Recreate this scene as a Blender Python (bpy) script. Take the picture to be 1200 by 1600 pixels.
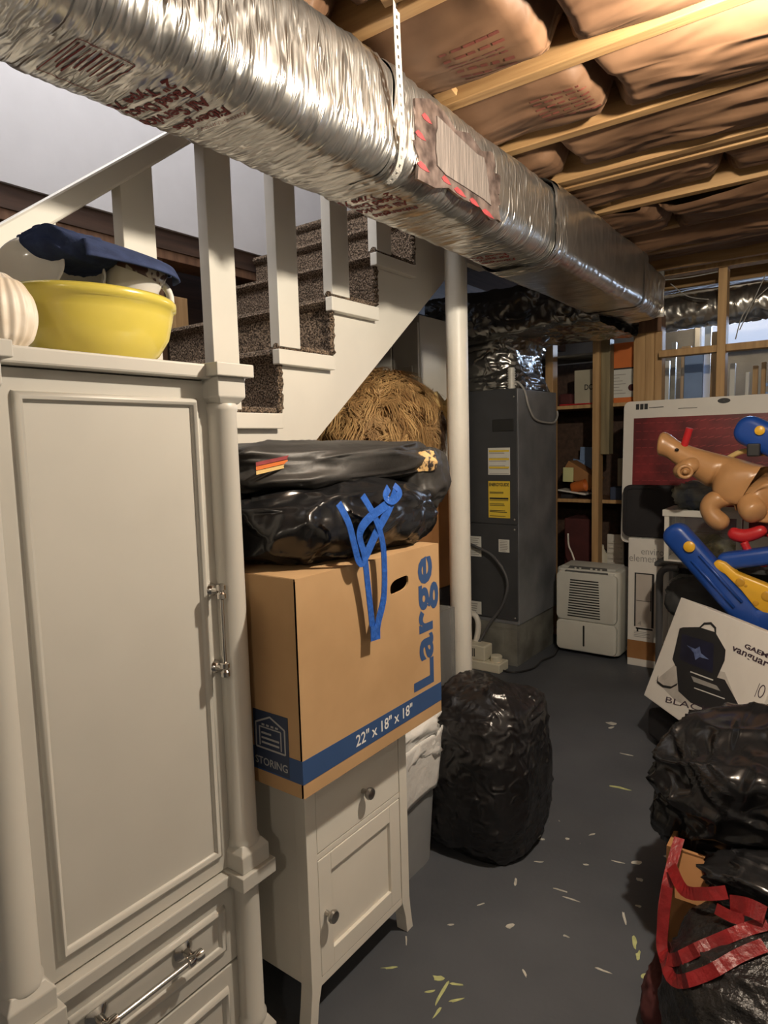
import bpy, bmesh, math, random
from mathutils import Vector, Matrix, noise, Quaternion
from mathutils.bvhtree import BVHTree
for o in list(bpy.data.objects): bpy.data.objects.remove(o)
scene = bpy.context.scene
C = scene.collection
PI = math.pi
# ------------------------------------------------------------------ camera
CAM_H = 1.35
YAW, PITCH, ROLL, FPX = math.radians(36.5), math.radians(5.885), math.radians(1.533), 1030.0
def cam_axes():
    cy, sy, cp, sp = math.cos(YAW), math.sin(YAW), math.cos(PITCH), math.sin(PITCH)
    f = Vector((-sy*cp, cy*cp, -sp)); r = Vector((cy, sy, 0)); d = f.cross(r)
    c, s = math.cos(ROLL), math.sin(ROLL)
    return c*r + s*d, -s*r + c*d, f
_r, _d, _f = cam_axes()
cd = bpy.data.cameras.new('camera'); cam = bpy.data.objects.new('camera', cd); C.objects.link(cam)
cd.sensor_fit = 'VERTICAL'; cd.sensor_height = 24.0; cd.lens = 24.0*FPX/1600.0
cd.clip_start = 0.02
m = Matrix.Identity(4)
for i, a in enumerate((_r, -_d, -_f)):
    for k in range(3): m[k][i] = a[k]
m.translation = (0, 0, CAM_H)
cam.matrix_world = m
scene.camera = cam
# ------------------------------------------------------------------ world, lamps, exposure
w = bpy.data.worlds.new('world'); scene.world = w; w.use_nodes = True
w.node_tree.nodes['Background'].inputs[0].default_value = (0.62, 0.74, 1.0, 1)
w.node_tree.nodes['Background'].inputs[1].default_value = 0.6
vs = scene.view_settings
vs.view_transform = 'Standard'; vs.look = 'None'; vs.gamma = 1.0; vs.use_curve_mapping = False
vs.exposure = 0.62
def lamp(name, kind, loc, energy, col, size=0.05, rot=None, sy=None):
    l = bpy.data.lights.new(name, kind); l.energy = energy; l.color = col
    if kind == 'AREA':
        l.size = size
        if sy: l.shape = 'RECTANGLE'; l.size_y = sy
    else: l.shadow_soft_size = size
    o = bpy.data.objects.new(name, l); C.objects.link(o); o.location = loc
    if rot: o.rotation_euler = rot
    return o
WARM = (1.0, 0.88, 0.71)
lamp('bulb_light', 'POINT', (-0.12, 1.42, 2.13), 64, WARM, 0.03)
lamp('rear_fill_light', 'POINT', (0.55, -1.3, 2.13), 15, WARM, 0.06)  # added fill lamp behind the camera, softens the main bulb's shadows
lamp('stairwell_light', 'AREA', (-2.0, 1.0, 4.35), 40, (1.0, 0.96, 0.93), 0.7)
lamp('window_daylight', 'AREA', (-0.6, 6.25, 2.2), 55, (0.55, 0.72, 1.0), 1.7, (-PI/2, 0, 0), 0.42)
# ------------------------------------------------------------------ materials
MATS = {}
def mat(name, col, rough=0.6, metal=0.0, var=0.12, scale=9.0, bump=0.0, bscale=40.0, stretch=(1,1,1), spec=0.5, col2=None, detail=4.0, bdist=0.01, ramp=(0.35,0.65), coat=0.0, trans=0.0, alpha=1.0, bstretch=None, ridged=False):
    if name in MATS: return MATS[name]
    M = bpy.data.materials.new(name); M.use_nodes = True
    nt = M.node_tree; N = nt.nodes; L = nt.links; b = N['Principled BSDF']
    b.inputs['Roughness'].default_value = rough; b.inputs['Metallic'].default_value = metal
    b.inputs['Specular IOR Level'].default_value = spec
    b.inputs['Coat Weight'].default_value = coat
    b.inputs['Transmission Weight'].default_value = trans
    b.inputs['Alpha'].default_value = alpha
    tc = N.new('ShaderNodeTexCoord'); mp = N.new('ShaderNodeMapping'); mp.inputs['Scale'].default_value = stretch
    L.new(tc.outputs['Object'], mp.inputs[0])
    nz = N.new('ShaderNodeTexNoise'); nz.inputs['Scale'].default_value = scale; nz.inputs['Detail'].default_value = detail
    L.new(mp.outputs[0], nz.inputs['Vector'])
    cr = N.new('ShaderNodeValToRGB'); L.new(nz.outputs['Fac'], cr.inputs[0])
    c2 = col2 or tuple(min(1, c*(1+var)) for c in col); c1 = col if col2 else tuple(c*(1-var) for c in col)
    cr.color_ramp.elements[0].color = (*c1, 1); cr.color_ramp.elements[1].color = (*c2, 1)
    cr.color_ramp.elements[0].position, cr.color_ramp.elements[1].position = ramp
    L.new(cr.outputs[0], b.inputs['Base Color'])
    if bump:
        if bstretch:
            mp2 = N.new('ShaderNodeMapping'); mp2.inputs['Scale'].default_value = bstretch; L.new(tc.outputs['Object'], mp2.inputs[0])
        else: mp2 = mp
        n2 = N.new('ShaderNodeTexNoise'); n2.inputs['Scale'].default_value = bscale; n2.inputs['Detail'].default_value = 5
        if ridged: n2.noise_type = 'RIDGED_MULTIFRACTAL'; n2.inputs['Distortion'].default_value = 0.6; n2.inputs['Detail'].default_value = 3
        L.new(mp2.outputs[0], n2.inputs['Vector'])
        bp = N.new('ShaderNodeBump'); bp.inputs['Strength'].default_value = bump; bp.inputs['Distance'].default_value = bdist
        L.new(n2.outputs['Fac'], bp.inputs['Height']); L.new(bp.outputs[0], b.inputs['Normal'])
    MATS[name] = M
    return M
def wood(name, c1, c2, axis='x', scale=1.0, rough=0.65):
    if name in MATS: return MATS[name]
    st = {'x': (0.8, 14, 14), 'y': (14, 0.8, 14), 'z': (14, 14, 0.8)}[axis]
    st = tuple(s*scale for s in st)
    return mat(name, c1, rough, col2=c2, scale=3.0, stretch=st, bump=0.12, bscale=6.0, detail=6, ramp=(0.3, 0.72))
def emis(name, col, s):
    M = bpy.data.materials.new(name); M.use_nodes = True; b = M.node_tree.nodes['Principled BSDF']
    b.inputs['Base Color'].default_value = (*col, 1); b.inputs['Emission Color'].default_value = (*col, 1); b.inputs['Emission Strength'].default_value = s
    return M
def carpet_mat():
    M = mat('carpet', (0.045,0.034,0.026), 0.95, col2=(0.29,0.215,0.155), scale=190, detail=2, bump=0.9, bscale=110, bdist=0.012, ramp=(0.42,0.62), spec=0.1)
    return M
def floor_mat():
    M = mat('floor_paint', (0.060,0.066,0.078), 0.55, col2=(0.098,0.105,0.120), scale=2.3, detail=8, bump=0.10, bscale=60, ramp=(0.3,0.75), spec=0.35)
    nt = M.node_tree; N = nt.nodes; L = nt.links; b = N['Principled BSDF']
    cr = [n for n in N if n.type == 'VALTORGB'][0]; tc = [n for n in N if n.type == 'TEX_COORD'][0]
    n2 = N.new('ShaderNodeTexNoise'); n2.inputs['Scale'].default_value = 55; n2.inputs['Detail'].default_value = 2; L.new(tc.outputs['Object'], n2.inputs['Vector'])
    n3 = N.new('ShaderNodeTexNoise'); n3.inputs['Scale'].default_value = 3.0; L.new(tc.outputs['Object'], n3.inputs['Vector'])
    ad = N.new('ShaderNodeMath'); ad.operation = 'MULTIPLY'; L.new(n2.outputs['Fac'], ad.inputs[0]); L.new(n3.outputs['Fac'], ad.inputs[1])
    r2 = N.new('ShaderNodeValToRGB'); r2.color_ramp.elements[0].position = 0.445; r2.color_ramp.elements[1].position = 0.47
    L.new(ad.outputs[0], r2.inputs[0])
    mx = N.new('ShaderNodeMix'); mx.data_type = 'RGBA'; L.new(r2.outputs[0], mx.inputs['Factor']); L.new(cr.outputs[0], mx.inputs[6]); mx.inputs[7].default_value = (0.30,0.29,0.26,1)
    L.new(mx.outputs[2], b.inputs['Base Color'])
    return M
def foil_mat(name='foil', rough=0.30, bump=0.7, bst=(9,60,9), col=(0.68,0.67,0.645), metal=0.93):
    return mat(name, tuple(c*0.80 for c in col), rough, metal, col2=col, scale=14, bump=bump, bscale=1.3, bdist=0.016, bstretch=bst, ridged=True)
K = lambda *a: a
M_floor = floor_mat()
M_carpet = carpet_mat()
M_white = mat('white_paint', (0.73,0.70,0.63), 0.45, var=0.03, scale=4)
M_arm = mat('armoire_paint', (0.52,0.505,0.462), 0.42, var=0.03, scale=5)
M_drywall = mat('drywall', (0.66,0.66,0.68), 0.85, var=0.02)
M_joist = wood('joist_wood', (0.25,0.135,0.052), (0.41,0.25,0.105), 'x')
M_studz = wood('stud_wood', (0.36,0.21,0.09), (0.55,0.35,0.16), 'z')
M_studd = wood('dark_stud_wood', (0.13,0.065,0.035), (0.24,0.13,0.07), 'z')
M_studg = wood('grey_board_wood', (0.16,0.13,0.07), (0.27,0.22,0.12), 'z')
M_darkwood = wood('dark_board', (0.05,0.028,0.018), (0.10,0.055,0.035), 'y')
M_kraft = mat('kraft_paper', (0.095,0.050,0.028), 0.58, col2=(0.195,0.108,0.060), scale=3.0, bump=0.8, bscale=6, bdist=0.04, bstretch=(0.7,2.4,1), spec=0.25, detail=6, ridged=True)
M_kraftp = mat('kraft_print', (0.14,0.035,0.022), 0.7, var=0.2, scale=30)
M_foil = foil_mat()
M_foil2 = foil_mat('foil_smooth', 0.28, 0.30, (5,12,5), (0.62,0.60,0.56))
M_foil3 = foil_mat('foil_crumpled', 0.24, 0.9, (10,10,14), (0.36,0.35,0.33), 0.92)
M_red = mat('print_red', (0.24,0.022,0.02), 0.6, var=0.1)
M_blackp = mat('black_plastic_film', (0.011,0.011,0.012), 0.24, var=0.1, bump=0.9, bscale=9, bdist=0.035, spec=0.6, ridged=True, bstretch=(1.5,.7,1.1))
M_blackw = mat('black_woven_film', (0.013,0.012,0.013), 0.28, var=0.1, bump=1.0, bscale=24, bdist=0.014, spec=0.55, ridged=True)
M_card = mat('cardboard', (0.43,0.27,0.135), 0.8, col2=(0.50,0.32,0.165), scale=5, spec=0.2)
M_card2 = mat('brown_cardboard', (0.30,0.145,0.055), 0.8, col2=(0.38,0.19,0.08), scale=5, spec=0.2)
M_blue = mat('print_blue', (0.030,0.075,0.20), 0.6, var=0.05)
M_dblue = mat('print_dark_blue', (0.03,0.045,0.09), 0.6, var=0.05)
M_pw = mat('print_white', (0.80,0.80,0.78), 0.6, var=0.02)
M_pk = mat('print_black', (0.02,0.02,0.022), 0.5, var=0.05)
M_pg = mat('print_grey', (0.30,0.29,0.27), 0.6, var=0.05)
M_pbox = mat('printed_white_card', (0.74,0.71,0.66), 0.5, var=0.03)
M_ribbon = mat('blue_ribbon', (0.022,0.10,0.42), 0.30, var=0.15, scale=60, bump=0.3, bscale=120)
M_rr = mat('red_ribbon', (0.21,0.009,0.011), 0.38, var=0.2, scale=30, bump=0.3, bscale=60)
M_chrome = mat('chrome', (0.62,0.60,0.57), 0.16, 1.0, var=0.02)
M_nickel = mat('brushed_nickel', (0.45,0.43,0.40), 0.33, 1.0, var=0.04)
M_yellow = mat('yellow_enamel', (0.66,0.55,0.10), 0.22, var=0.04, coat=0.3)
M_china = mat('white_china', (0.74,0.72,0.68), 0.18, var=0.02, coat=0.3)
M_navy = mat('navy_cloth', (0.035,0.05,0.115), 0.85, var=0.2, scale=30, bump=0.3, bscale=250, bdist=0.003, spec=0.15)
M_shell = mat('shell', (0.62,0.52,0.40), 0.5, col2=(0.80,0.74,0.66), scale=14)
M_fur = mat('fur', (0.24,0.125,0.04), 0.7, col2=(0.50,0.30,0.115), scale=16, spec=0.25, detail=2)
M_bow = mat('yellow_felt', (0.62,0.44,0.18), 0.9, var=0.08)
M_leather = mat('dark_leather', (0.030,0.028,0.026), 0.50, var=0.25, scale=7, bump=0.25, bscale=20)
M_pole = mat('pole_paint', (0.76,0.73,0.66), 0.42, var=0.04, scale=6, bump=0.1, bscale=60)
M_ahu = mat('ahu_dark', (0.042,0.044,0.049), 0.5, var=0.08)
M_ahus = mat('ahu_side', (0.13,0.14,0.155), 0.42, 0.2, col2=(0.23,0.24,0.26), scale=4, detail=7)
M_galv = mat('galvanised', (0.20,0.20,0.18), 0.45, 0.55, col2=(0.36,0.36,0.33), scale=7, detail=7)
M_label = mat('label_white', (0.62,0.62,0.58), 0.6, var=0.03)
M_ylabel = mat('label_yellow', (0.72,0.52,0.05), 0.55, var=0.03)
M_pvc = mat('pvc_white', (0.66,0.64,0.58), 0.35, var=0.03)
M_cream = mat('cream_plastic', (0.60,0.57,0.46), 0.45, var=0.04)
M_hose = mat('black_rubber', (0.016,0.016,0.017), 0.45, var=0.1)
M_cable = mat('grey_cable', (0.34,0.33,0.31), 0.5, var=0.05)
M_dehum = mat('grey_plastic', (0.60,0.60,0.55), 0.42, var=0.03)
M_dehumd = mat('dark_grey_plastic', (0.10,0.10,0.098), 0.45, var=0.05)
M_slot = mat('slot_black', (0.015,0.015,0.015), 0.6, var=0.05)
M_can = mat('can_grey', (0.26,0.27,0.28), 0.5, var=0.05)
M_liner = mat('white_liner', (0.74,0.73,0.71), 0.35, var=0.04, bump=0.4, bscale=25)
M_glass = mat('clear_plastic', (0.9,0.92,0.93), 0.08, var=0.01, trans=0.9, alpha=0.45)
M_tredr = mat('print_dark_red', (0.10,0.012,0.016), 0.35, col2=(0.22,0.022,0.026), scale=9)
M_bluep = mat('blue_plastic', (0.012,0.060,0.30), 0.33, var=0.08)
M_yelp = mat('yellow_plastic', (0.75,0.42,0.03), 0.35, var=0.05)
M_redp = mat('red_plastic', (0.50,0.02,0.025), 0.35, var=0.06)
M_tan = mat('tan_plastic', (0.47,0.25,0.105), 0.33, var=0.06, coat=0.15)
M_eye = mat('eye_black', (0.008,0.008,0.008), 0.2, var=0.02)
M_tube = mat('grey_steel_tube', (0.13,0.13,0.135), 0.35, 0.5, var=0.05)
M_dgrey = mat('dark_fabric', (0.020,0.018,0.020), 0.85, var=0.15)
M_mgrey = mat('charcoal_cloth', (0.055,0.055,0.055), 0.8, var=0.15)
M_paintw = mat('painted_wall', (0.58,0.56,0.52), 0.85, var=0.04, scale=3)
M_conc = mat('concrete', (0.24,0.235,0.22), 0.85, col2=(0.36,0.35,0.33), scale=3, bump=0.2, bscale=50)
M_orange = mat('orange_card', (0.62,0.16,0.03), 0.55, var=0.05)
M_blight = mat('pale_blue_card', (0.20,0.30,0.50), 0.55, var=0.06)
M_green = mat('yellow_green_paper', (0.60,0.62,0.32), 0.7, var=0.04)
M_maroon = mat('maroon_cloth', (0.07,0.015,0.015), 0.8, var=0.2)
M_olive = mat('beige_box', (0.40,0.37,0.28), 0.7, var=0.05)
M_greenp = mat('green_paint_mark', (0.42,0.45,0.20), 0.7, var=0.2, scale=40)
M_whitep = mat('white_paint_mark', (0.46,0.45,0.40), 0.7, var=0.2, scale=40)
M_frame = mat('patch_frame', (0.10,0.075,0.07), 0.3, 0.7, col2=(0.42,0.33,0.30), scale=20, bump=.5, bscale=20, ridged=True)
M_patch = mat('patch_grey', (0.17,0.15,0.14), 0.35, 0.35, col2=(0.29,0.25,0.23), scale=8, stretch=(1,18,1), bump=0.4, bscale=10)
M_pink = mat('patch_red', (0.27,0.045,0.05), 0.5, var=0.2, scale=40)
# ------------------------------------------------------------------ mesh helpers
ORIG = {}
class MB:
    def __init__(s): s.v = []; s.f = []
    def add(s, vs, fs):
        n = len(s.v); s.v += [Vector(p) for p in vs]; s.f += [tuple(i+n for i in f) for f in fs]; return s
    def box(s, x0, x1, y0, y1, z0, z1):
        vs = [(x,y,z) for x in (x0,x1) for y in (y0,y1) for z in (z0,z1)]
        return s.add(vs, [(0,1,3,2),(4,6,7,5),(0,4,5,1),(2,3,7,6),(0,2,6,4),(1,5,7,3)])
    def obox(s, c, size, R):
        c = Vector(c); hx, hy, hz = [k/2 for k in size]
        vs = [c + R @ Vector((x,y,z)) for x in (-hx,hx) for y in (-hy,hy) for z in (-hz,hz)]
        return s.add(vs, [(0,1,3,2),(4,6,7,5),(0,4,5,1),(2,3,7,6),(0,2,6,4),(1,5,7,3)])
    def beam(s, p, q, w, h, up=(0,0,1)):
        p, q = Vector(p), Vector(q); d = q-p; x = d.normalized(); y = Vector(up).cross(x).normalized(); z = x.cross(y)
        return s.obox((p+q)/2, (d.length, w, h), Matrix((x,y,z)).transposed())
    def tube(s, pts, r, n=10, closed=False, caps=True):
        pts = [Vector(p) for p in pts]; m = len(pts)
        rs = r if isinstance(r, (list,tuple)) else [r]*m
        base = len(s.v); t0 = None; N = None
        for i in range(m):
            a = pts[(i-1) % m] if closed or i > 0 else pts[0]; b = pts[(i+1) % m] if closed or i < m-1 else pts[-1]
            t = (b-a).normalized()
            if N is None:
                N = t.orthogonal().normalized()
            else:
                N = (N - t*N.dot(t)); N = N.normalized() if N.length > 1e-6 else t.orthogonal().normalized()
            B = t.cross(N)
            for k in range(n):
                an = 2*PI*k/n; s.v.append(pts[i] + rs[i]*(math.cos(an)*N + math.sin(an)*B))
        for i in range(m if closed else m-1):
            j = (i+1) % m
            for k in range(n):
                l = (k+1) % n; s.f.append((base+i*n+k, base+i*n+l, base+j*n+l, base+j*n+k))
        if caps and not closed:
            s.f.append(tuple(base+k for k in range(n))[::-1]); s.f.append(tuple(base+(m-1)*n+k for k in range(n)))
        return s
    def lathe(s, prof, n=24, c=(0,0,0), R=None, sx=1.0, sy=1.0, cap=True):
        c = Vector(c); base = len(s.v); m = len(prof)
        for r, z in prof:
            for k in range(n):
                a = 2*PI*k/n; p = Vector((sx*r*math.cos(a), sy*r*math.sin(a), z)); s.v.append(c + (R @ p if R else p))
        for i in range(m-1):
            for k in range(n):
                l = (k+1) % n; s.f.append((base+i*n+k, base+i*n+l, base+(i+1)*n+l, base+(i+1)*n+k))
        if cap:
            s.f.append(tuple(base+k for k in range(n))[::-1]); s.f.append(tuple(base+(m-1)*n+k for k in range(n)))
        return s
    def prism(s, poly, axis, a, b):
        n = len(poly)
        def P(u, v, t): return {'x': (t,u,v), 'y': (u,t,v), 'z': (u,v,t)}[axis]
        vs = [P(u,v,a) for u,v in poly] + [P(u,v,b) for u,v in poly]
        fs = [tuple(range(n))[::-1], tuple(range(n,2*n))] + [(i,(i+1)%n,n+(i+1)%n,n+i) for i in range(n)]
        return s.add(vs, fs)
    def grid(s, fn, nu, nv, cu=False, cv=False):
        base = len(s.v)
        for i in range(nu):
            for j in range(nv): s.v.append(Vector(fn(i/(nu if cu else nu-1), j/(nv if cv else nv-1))))
        for i in range(nu if cu else nu-1):
            for j in range(nv if cv else nv-1):
                a, b = (i+1) % nu, (j+1) % nv
                s.f.append((base+i*nv+j, base+a*nv+j, base+a*nv+b, base+i*nv+b))
        return s
    def build(s, name, m, parent=None, smooth=False, bevel=0.0, seg=2, thick=0.0):
        o0 = ORIG.get(parent.name, Vector()) if parent else Vector()
        me = bpy.data.meshes.new(name); me.from_pydata([p-o0 for p in s.v], [], s.f)
        bm = bmesh.new(); bm.from_mesh(me)
        bmesh.ops.recalc_face_normals(bm, faces=bm.faces)
        if bevel:
            ed = [e for e in bm.edges if len(e.link_faces) == 2 and e.calc_face_angle(0) > 0.5]
            bmesh.ops.bevel(bm, geom=ed, offset=bevel, segments=seg, profile=0.5, affect='EDGES', clamp_overlap=True)
        if thick: bmesh.ops.solidify(bm, geom=bm.faces, thickness=thick)
        bm.to_mesh(me); bm.free()
        if smooth:
            me.polygons.foreach_set('use_smooth', [True]*len(me.polygons))
            if smooth == 2: me.set_sharp_from_angle(angle=0.7)
        if m: me.materials.append(m)
        o = bpy.data.objects.new(name, me); C.objects.link(o)
        if parent: o.parent = parent; ORIG[o.name] = o0
        return o
def tag(o, label, cat, group=None, kind=None):
    if label: o['label'] = label
    if cat: o['category'] = cat
    if group: o['group'] = group
    if kind: o['kind'] = kind
    return o
def thing(name, label, cat, loc=(0,0,0), group=None, kind=None):
    o = bpy.data.objects.new(name, None); C.objects.link(o); o.location = loc; o.empty_display_size = 0.05
    ORIG[o.name] = Vector(loc)
    return tag(o, label, cat, group, kind)
def bx(name, m, parent, x0, x1, y0, y1, z0, z1, bevel=0.002, **k):
    return MB().box(x0,x1,y0,y1,z0,z1).build(name, m, parent, bevel=bevel, **k)
def nz(p, s=1.0, o=0.0): return noise.noise(Vector((p[0]*s+o, p[1]*s+o*0.7, p[2]*s-o)))
def ridge(p, s, o): return 1.0 - 2.0*abs(nz(p, s, o))
def txt(name, string, m, parent, org, xd, yd, width=None, height=None, size=0.05, bold=0.0, thick=0.0006, spacing=1.0, project=None):
    """flat lettering: org = lower-left corner, xd reading direction, yd up"""
    cu = bpy.data.curves.new('t', 'FONT'); cu.body = string; cu.size = 1.0; cu.offset = bold; cu.resolution_u = 3; cu.space_character = spacing
    ob = bpy.data.objects.new('t', cu); C.objects.link(ob)
    dg = bpy.context.evaluated_depsgraph_get()
    me = bpy.data.meshes.new_from_object(ob.evaluated_get(dg))
    bpy.data.objects.remove(ob); bpy.data.curves.remove(cu)
    xs = [v.co.x for v in me.vertices]; ys = [v.co.y for v in me.vertices]
    x0, x1, y0, y1 = min(xs), max(xs), min(ys), max(ys)
    s_x = s_y = size
    if width: s_x = width/(x1-x0); s_y = s_x
    if height:
        s_y = height/(y1-y0)
        if not width: s_x = s_y
    xd = Vector(xd).normalized(); yd = Vector(yd).normalized(); n = xd.cross(yd).normalized(); org = Vector(org)
    b = MB(); vs = [org + xd*((v.co.x-x0)*s_x) + yd*((v.co.y-y0)*s_y) for v in me.vertices]
    fs = [tuple(p.vertices) for p in me.polygons]
    bpy.data.meshes.remove(me)
    if project:
        bm = bmesh.new(); vv = [bm.verts.new(p) for p in vs]
        for f in fs:
            try: bm.faces.new([vv[i] for i in f])
            except ValueError: pass
        for _ in range(3):
            le = [e for e in bm.edges if e.calc_length() > 0.008]
            if le: bmesh.ops.subdivide_edges(bm, edges=le, cuts=1, use_grid_fill=False)
            bmesh.ops.triangulate(bm, faces=bm.faces)
        vs = []; bm.verts.index_update()
        for v in bm.verts:
            p = v.co + n*0.3; h = project.ray_cast(p, -n)[0]
            vs.append((h if h else v.co) + n*0.0012)
        fs = [tuple(v.index for v in f.verts) for f in bm.faces]; bm.free()
        b.add(vs, fs)
    else:
        b.add([p+n*thick for p in vs], fs)
    return b.build(name, m, parent)
def catmull(pts, k=6, closed=False):
    pts = [Vector(p) for p in pts]; n = len(pts); out = []
    for i in range(n if closed else n-1):
        g = lambda j: pts[j % n] if closed else pts[max(0, min(n-1, j))]
        p0, p1, p2, p3 = g(i-1), g(i), g(i+1), g(i+2)
        for t in range(k):
            u = t/k; out.append(0.5*((2*p1)+(p2-p0)*u+(2*p0-5*p1+4*p2-p3)*u*u+(3*p1-p0-3*p2+p3)*u**3))
    if not closed: out.append(pts[-1])
    return out
def strip(b, pts, w, up, tw=0.0, th=0.0015):
    """ribbon along pts, width direction = up (list or vector)"""
    pts = [Vector(p) for p in pts]; n = len(pts)
    vs = []
    for i, p in enumerate(pts):
        u = Vector(up[i] if isinstance(up, list) else up).normalized()
        t = (pts[min(i+1,n-1)]-pts[max(i-1,0)]).normalized(); nn = t.cross(u).normalized()
        ww = w[i] if isinstance(w, list) else w
        vs += [p-u*ww/2-nn*th/2, p+u*ww/2-nn*th/2, p+u*ww/2+nn*th/2, p-u*ww/2+nn*th/2]
    fs = []
    for i in range(n-1):
        for k in range(4): fs.append((4*i+k, 4*i+(k+1)%4, 4*i+4+(k+1)%4, 4*i+4+k))
    fs += [(0,1,2,3), (4*n-4,4*n-1,4*n-2,4*n-3)]
    return b.add(vs, fs)
def bagmesh(c, r, seed, nu=96, nv=60, ex=0.8, lump=0.10, lf=1.6, fold=0.05, ff=3.5, fine=0.015, zmin=None, taper=None, squash=None, vert=1.0, st=(1,1,1)):
    c = Vector(c); r = Vector(r); b = MB(); rnd = seed*13.7
    def sp(x, e): return math.copysign(abs(x)**e, x)
    def crease(q, s, o):
        w_ = Vector((nz(q,1.3,o+1), nz(q,1.3,o+5), nz(q,1.3,o+8)))*.45
        p = q + w_; p = Vector((p.x*st[0], p.y*st[1], p.z*st[2]))
        return max(0.0, 1-1.6*abs(nz(p, s, o)))**3
    def fn(u, v):
        a = 2*PI*u; t = PI*(v-0.5)
        d = Vector((sp(math.cos(t),ex)*sp(math.cos(a),ex), sp(math.cos(t),ex)*sp(math.sin(a),ex), sp(math.sin(t),ex)))
        q = Vector((d.x, d.y, d.z*vert))
        k = 1 + lump*nz(q, lf, rnd) + fold*crease(q, ff, rnd+3) + fold*.55*crease(q, ff*1.9, rnd+13) + fine*ridge(q, ff*2.7, rnd+9)
        p = Vector((d.x*r.x, d.y*r.y, d.z*r.z))*k
        if taper: s = taper(d.z); p.x *= s; p.y *= s
        p = c + p
        if zmin is not None and p.z < zmin: p.z = zmin + 0.004*(nz(p, 20, 1)+1)
        if squash: p = squash(p)
        return p
    return b.grid(fn, nu, nv, cu=True)
def bvh(o):
    off = ORIG.get(o.name, Vector())
    me = o.data
    return BVHTree.FromPolygons([v.co+off for v in me.vertices], [tuple(p.vertices) for p in me.polygons])
# ================================================================== the room
floor = bx('floor', M_floor, None, -3.2, 1.7, -2.6, 7.2, -0.10, 0.0, bevel=0)
tag(floor, 'dark grey painted concrete floor with scraped paint flecks', 'floor', kind='structure')
rnd = random.Random(5)
def fleck(x, y, l, wd, ang, m):
    n = 9; vs = []; b = MB()
    for i in range(n):
        a = 2*PI*i/n; rr = 0.55+0.6*rnd.random()
        u, v = l/2*math.cos(a)*rr, wd/2*math.sin(a)*rr
        vs.append((x+u*math.cos(ang)-v*math.sin(ang), y+u*math.sin(ang)+v*math.cos(ang)))
    b.prism(vs, 'z', -0.001, 0.0009).build('paint_fleck', m, floor)
for x, y, l, wd, a in ((-.80,1.27,.085,.009,1.7),(-.785,1.31,.04,.01,.4),(-.83,1.30,.035,.022,.2),(-.76,1.27,.04,.008,.9),(-.825,1.255,.03,.008,.8),(-.78,1.215,.05,.008,1.6),
                       (-.95,1.26,.05,.008,.7),(-.742,2.48,.10,.018,.1),(-.46,1.70,.05,.014,1.9),(-.44,1.66,.04,.012,1.7),(-.41,1.60,.03,.015,1.2),(-.345,1.62,.04,.012,1.6),(-.56,2.42,.02,.014,.3)):
    fleck(x, y, l, wd, a, M_greenp)
for x, y, l, wd, a in ((-.946,3.05,.05,.04,.5),(-.93,3.0,.04,.02,1.2),(-.80,2.77,.06,.009,.1),(-.55,2.05,.04,.02,.6),(-.52,1.97,.022,.02,0),(-.70,1.79,.05,.007,.15),(-.66,1.77,.05,.006,.1),(-.51,1.78,.06,.008,2.0),
                       (-.76,1.57,.03,.02,1.0),(-.60,2.02,.05,.007,.2),(-.85,2.0,.03,.014,.6),(-.81,1.88,.04,.007,.5),(-.83,1.75,.05,.009,1.9),(-.48,2.14,.03,.015,.8),(-.97,1.36,.04,.006,2.2),
                       (-.66,1.44,.03,.007,2.4),(-.56,1.27,.03,.02,.5),(-.49,1.85,.02,.012,.2),(-.72,2.12,.025,.01,.9),(-.68,1.95,.02,.01,.4),(-.87,1.60,.03,.006,1.1),(-.50,1.56,.045,.008,.1),(-.62,1.62,.02,.008,.1),(-.90,1.48,.02,.008,.8),(-.78,2.05,.02,.012,.8)):
    fleck(x, y, l, wd, a, M_whitep)
# --- outer walls
def wallbox(name, label, m, *d):
    return tag(bx(name, m, None, *d, bevel=0), label, 'wall', kind='structure')
wallbox('wall_right', 'pale basement wall on the right side', M_paintw, 1.6, 1.7, -2.6, 7.2, 0, 2.56)
wallbox('wall_front', 'pale basement wall behind the viewer', M_paintw, -3.2, 1.7, -2.7, -2.6, 0, 2.56)
# --- far wall of the back room, with a window
wf = thing('wall_far', 'dim concrete wall of the back room with high window', 'wall', (0,6.5,0), kind='structure')
for d in ((-3.2,-1.3,6.5,6.62,0,2.56),(0.2,1.7,6.5,6.62,0,2.56),(-1.3,0.2,6.5,6.62,0,2.06),(-1.3,0.2,6.5,6.62,2.44,2.56)): bx('wall_panel', M_conc, wf, *d, bevel=0)
win = thing('window_1', 'small high basement window with white frame in back room', 'window', (-.55,6.5,2.06), kind='structure')
for d in ((-1.3,0.2,6.46,6.54,2.06,2.10),(-1.3,0.2,6.46,6.54,2.40,2.44),(-1.3,-1.26,6.46,6.54,2.10,2.40),(0.16,0.2,6.46,6.54,2.10,2.40),(-.57,-.53,6.46,6.54,2.10,2.40)): bx('window_frame', M_pvc, win, *d)
bx('pane', M_glass, win, -1.26,-.57,6.49,6.495,2.10,2.40, bevel=0); bx('pane', M_glass, win, -.53,.16,6.49,6.495,2.10,2.40, bevel=0)
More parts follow.
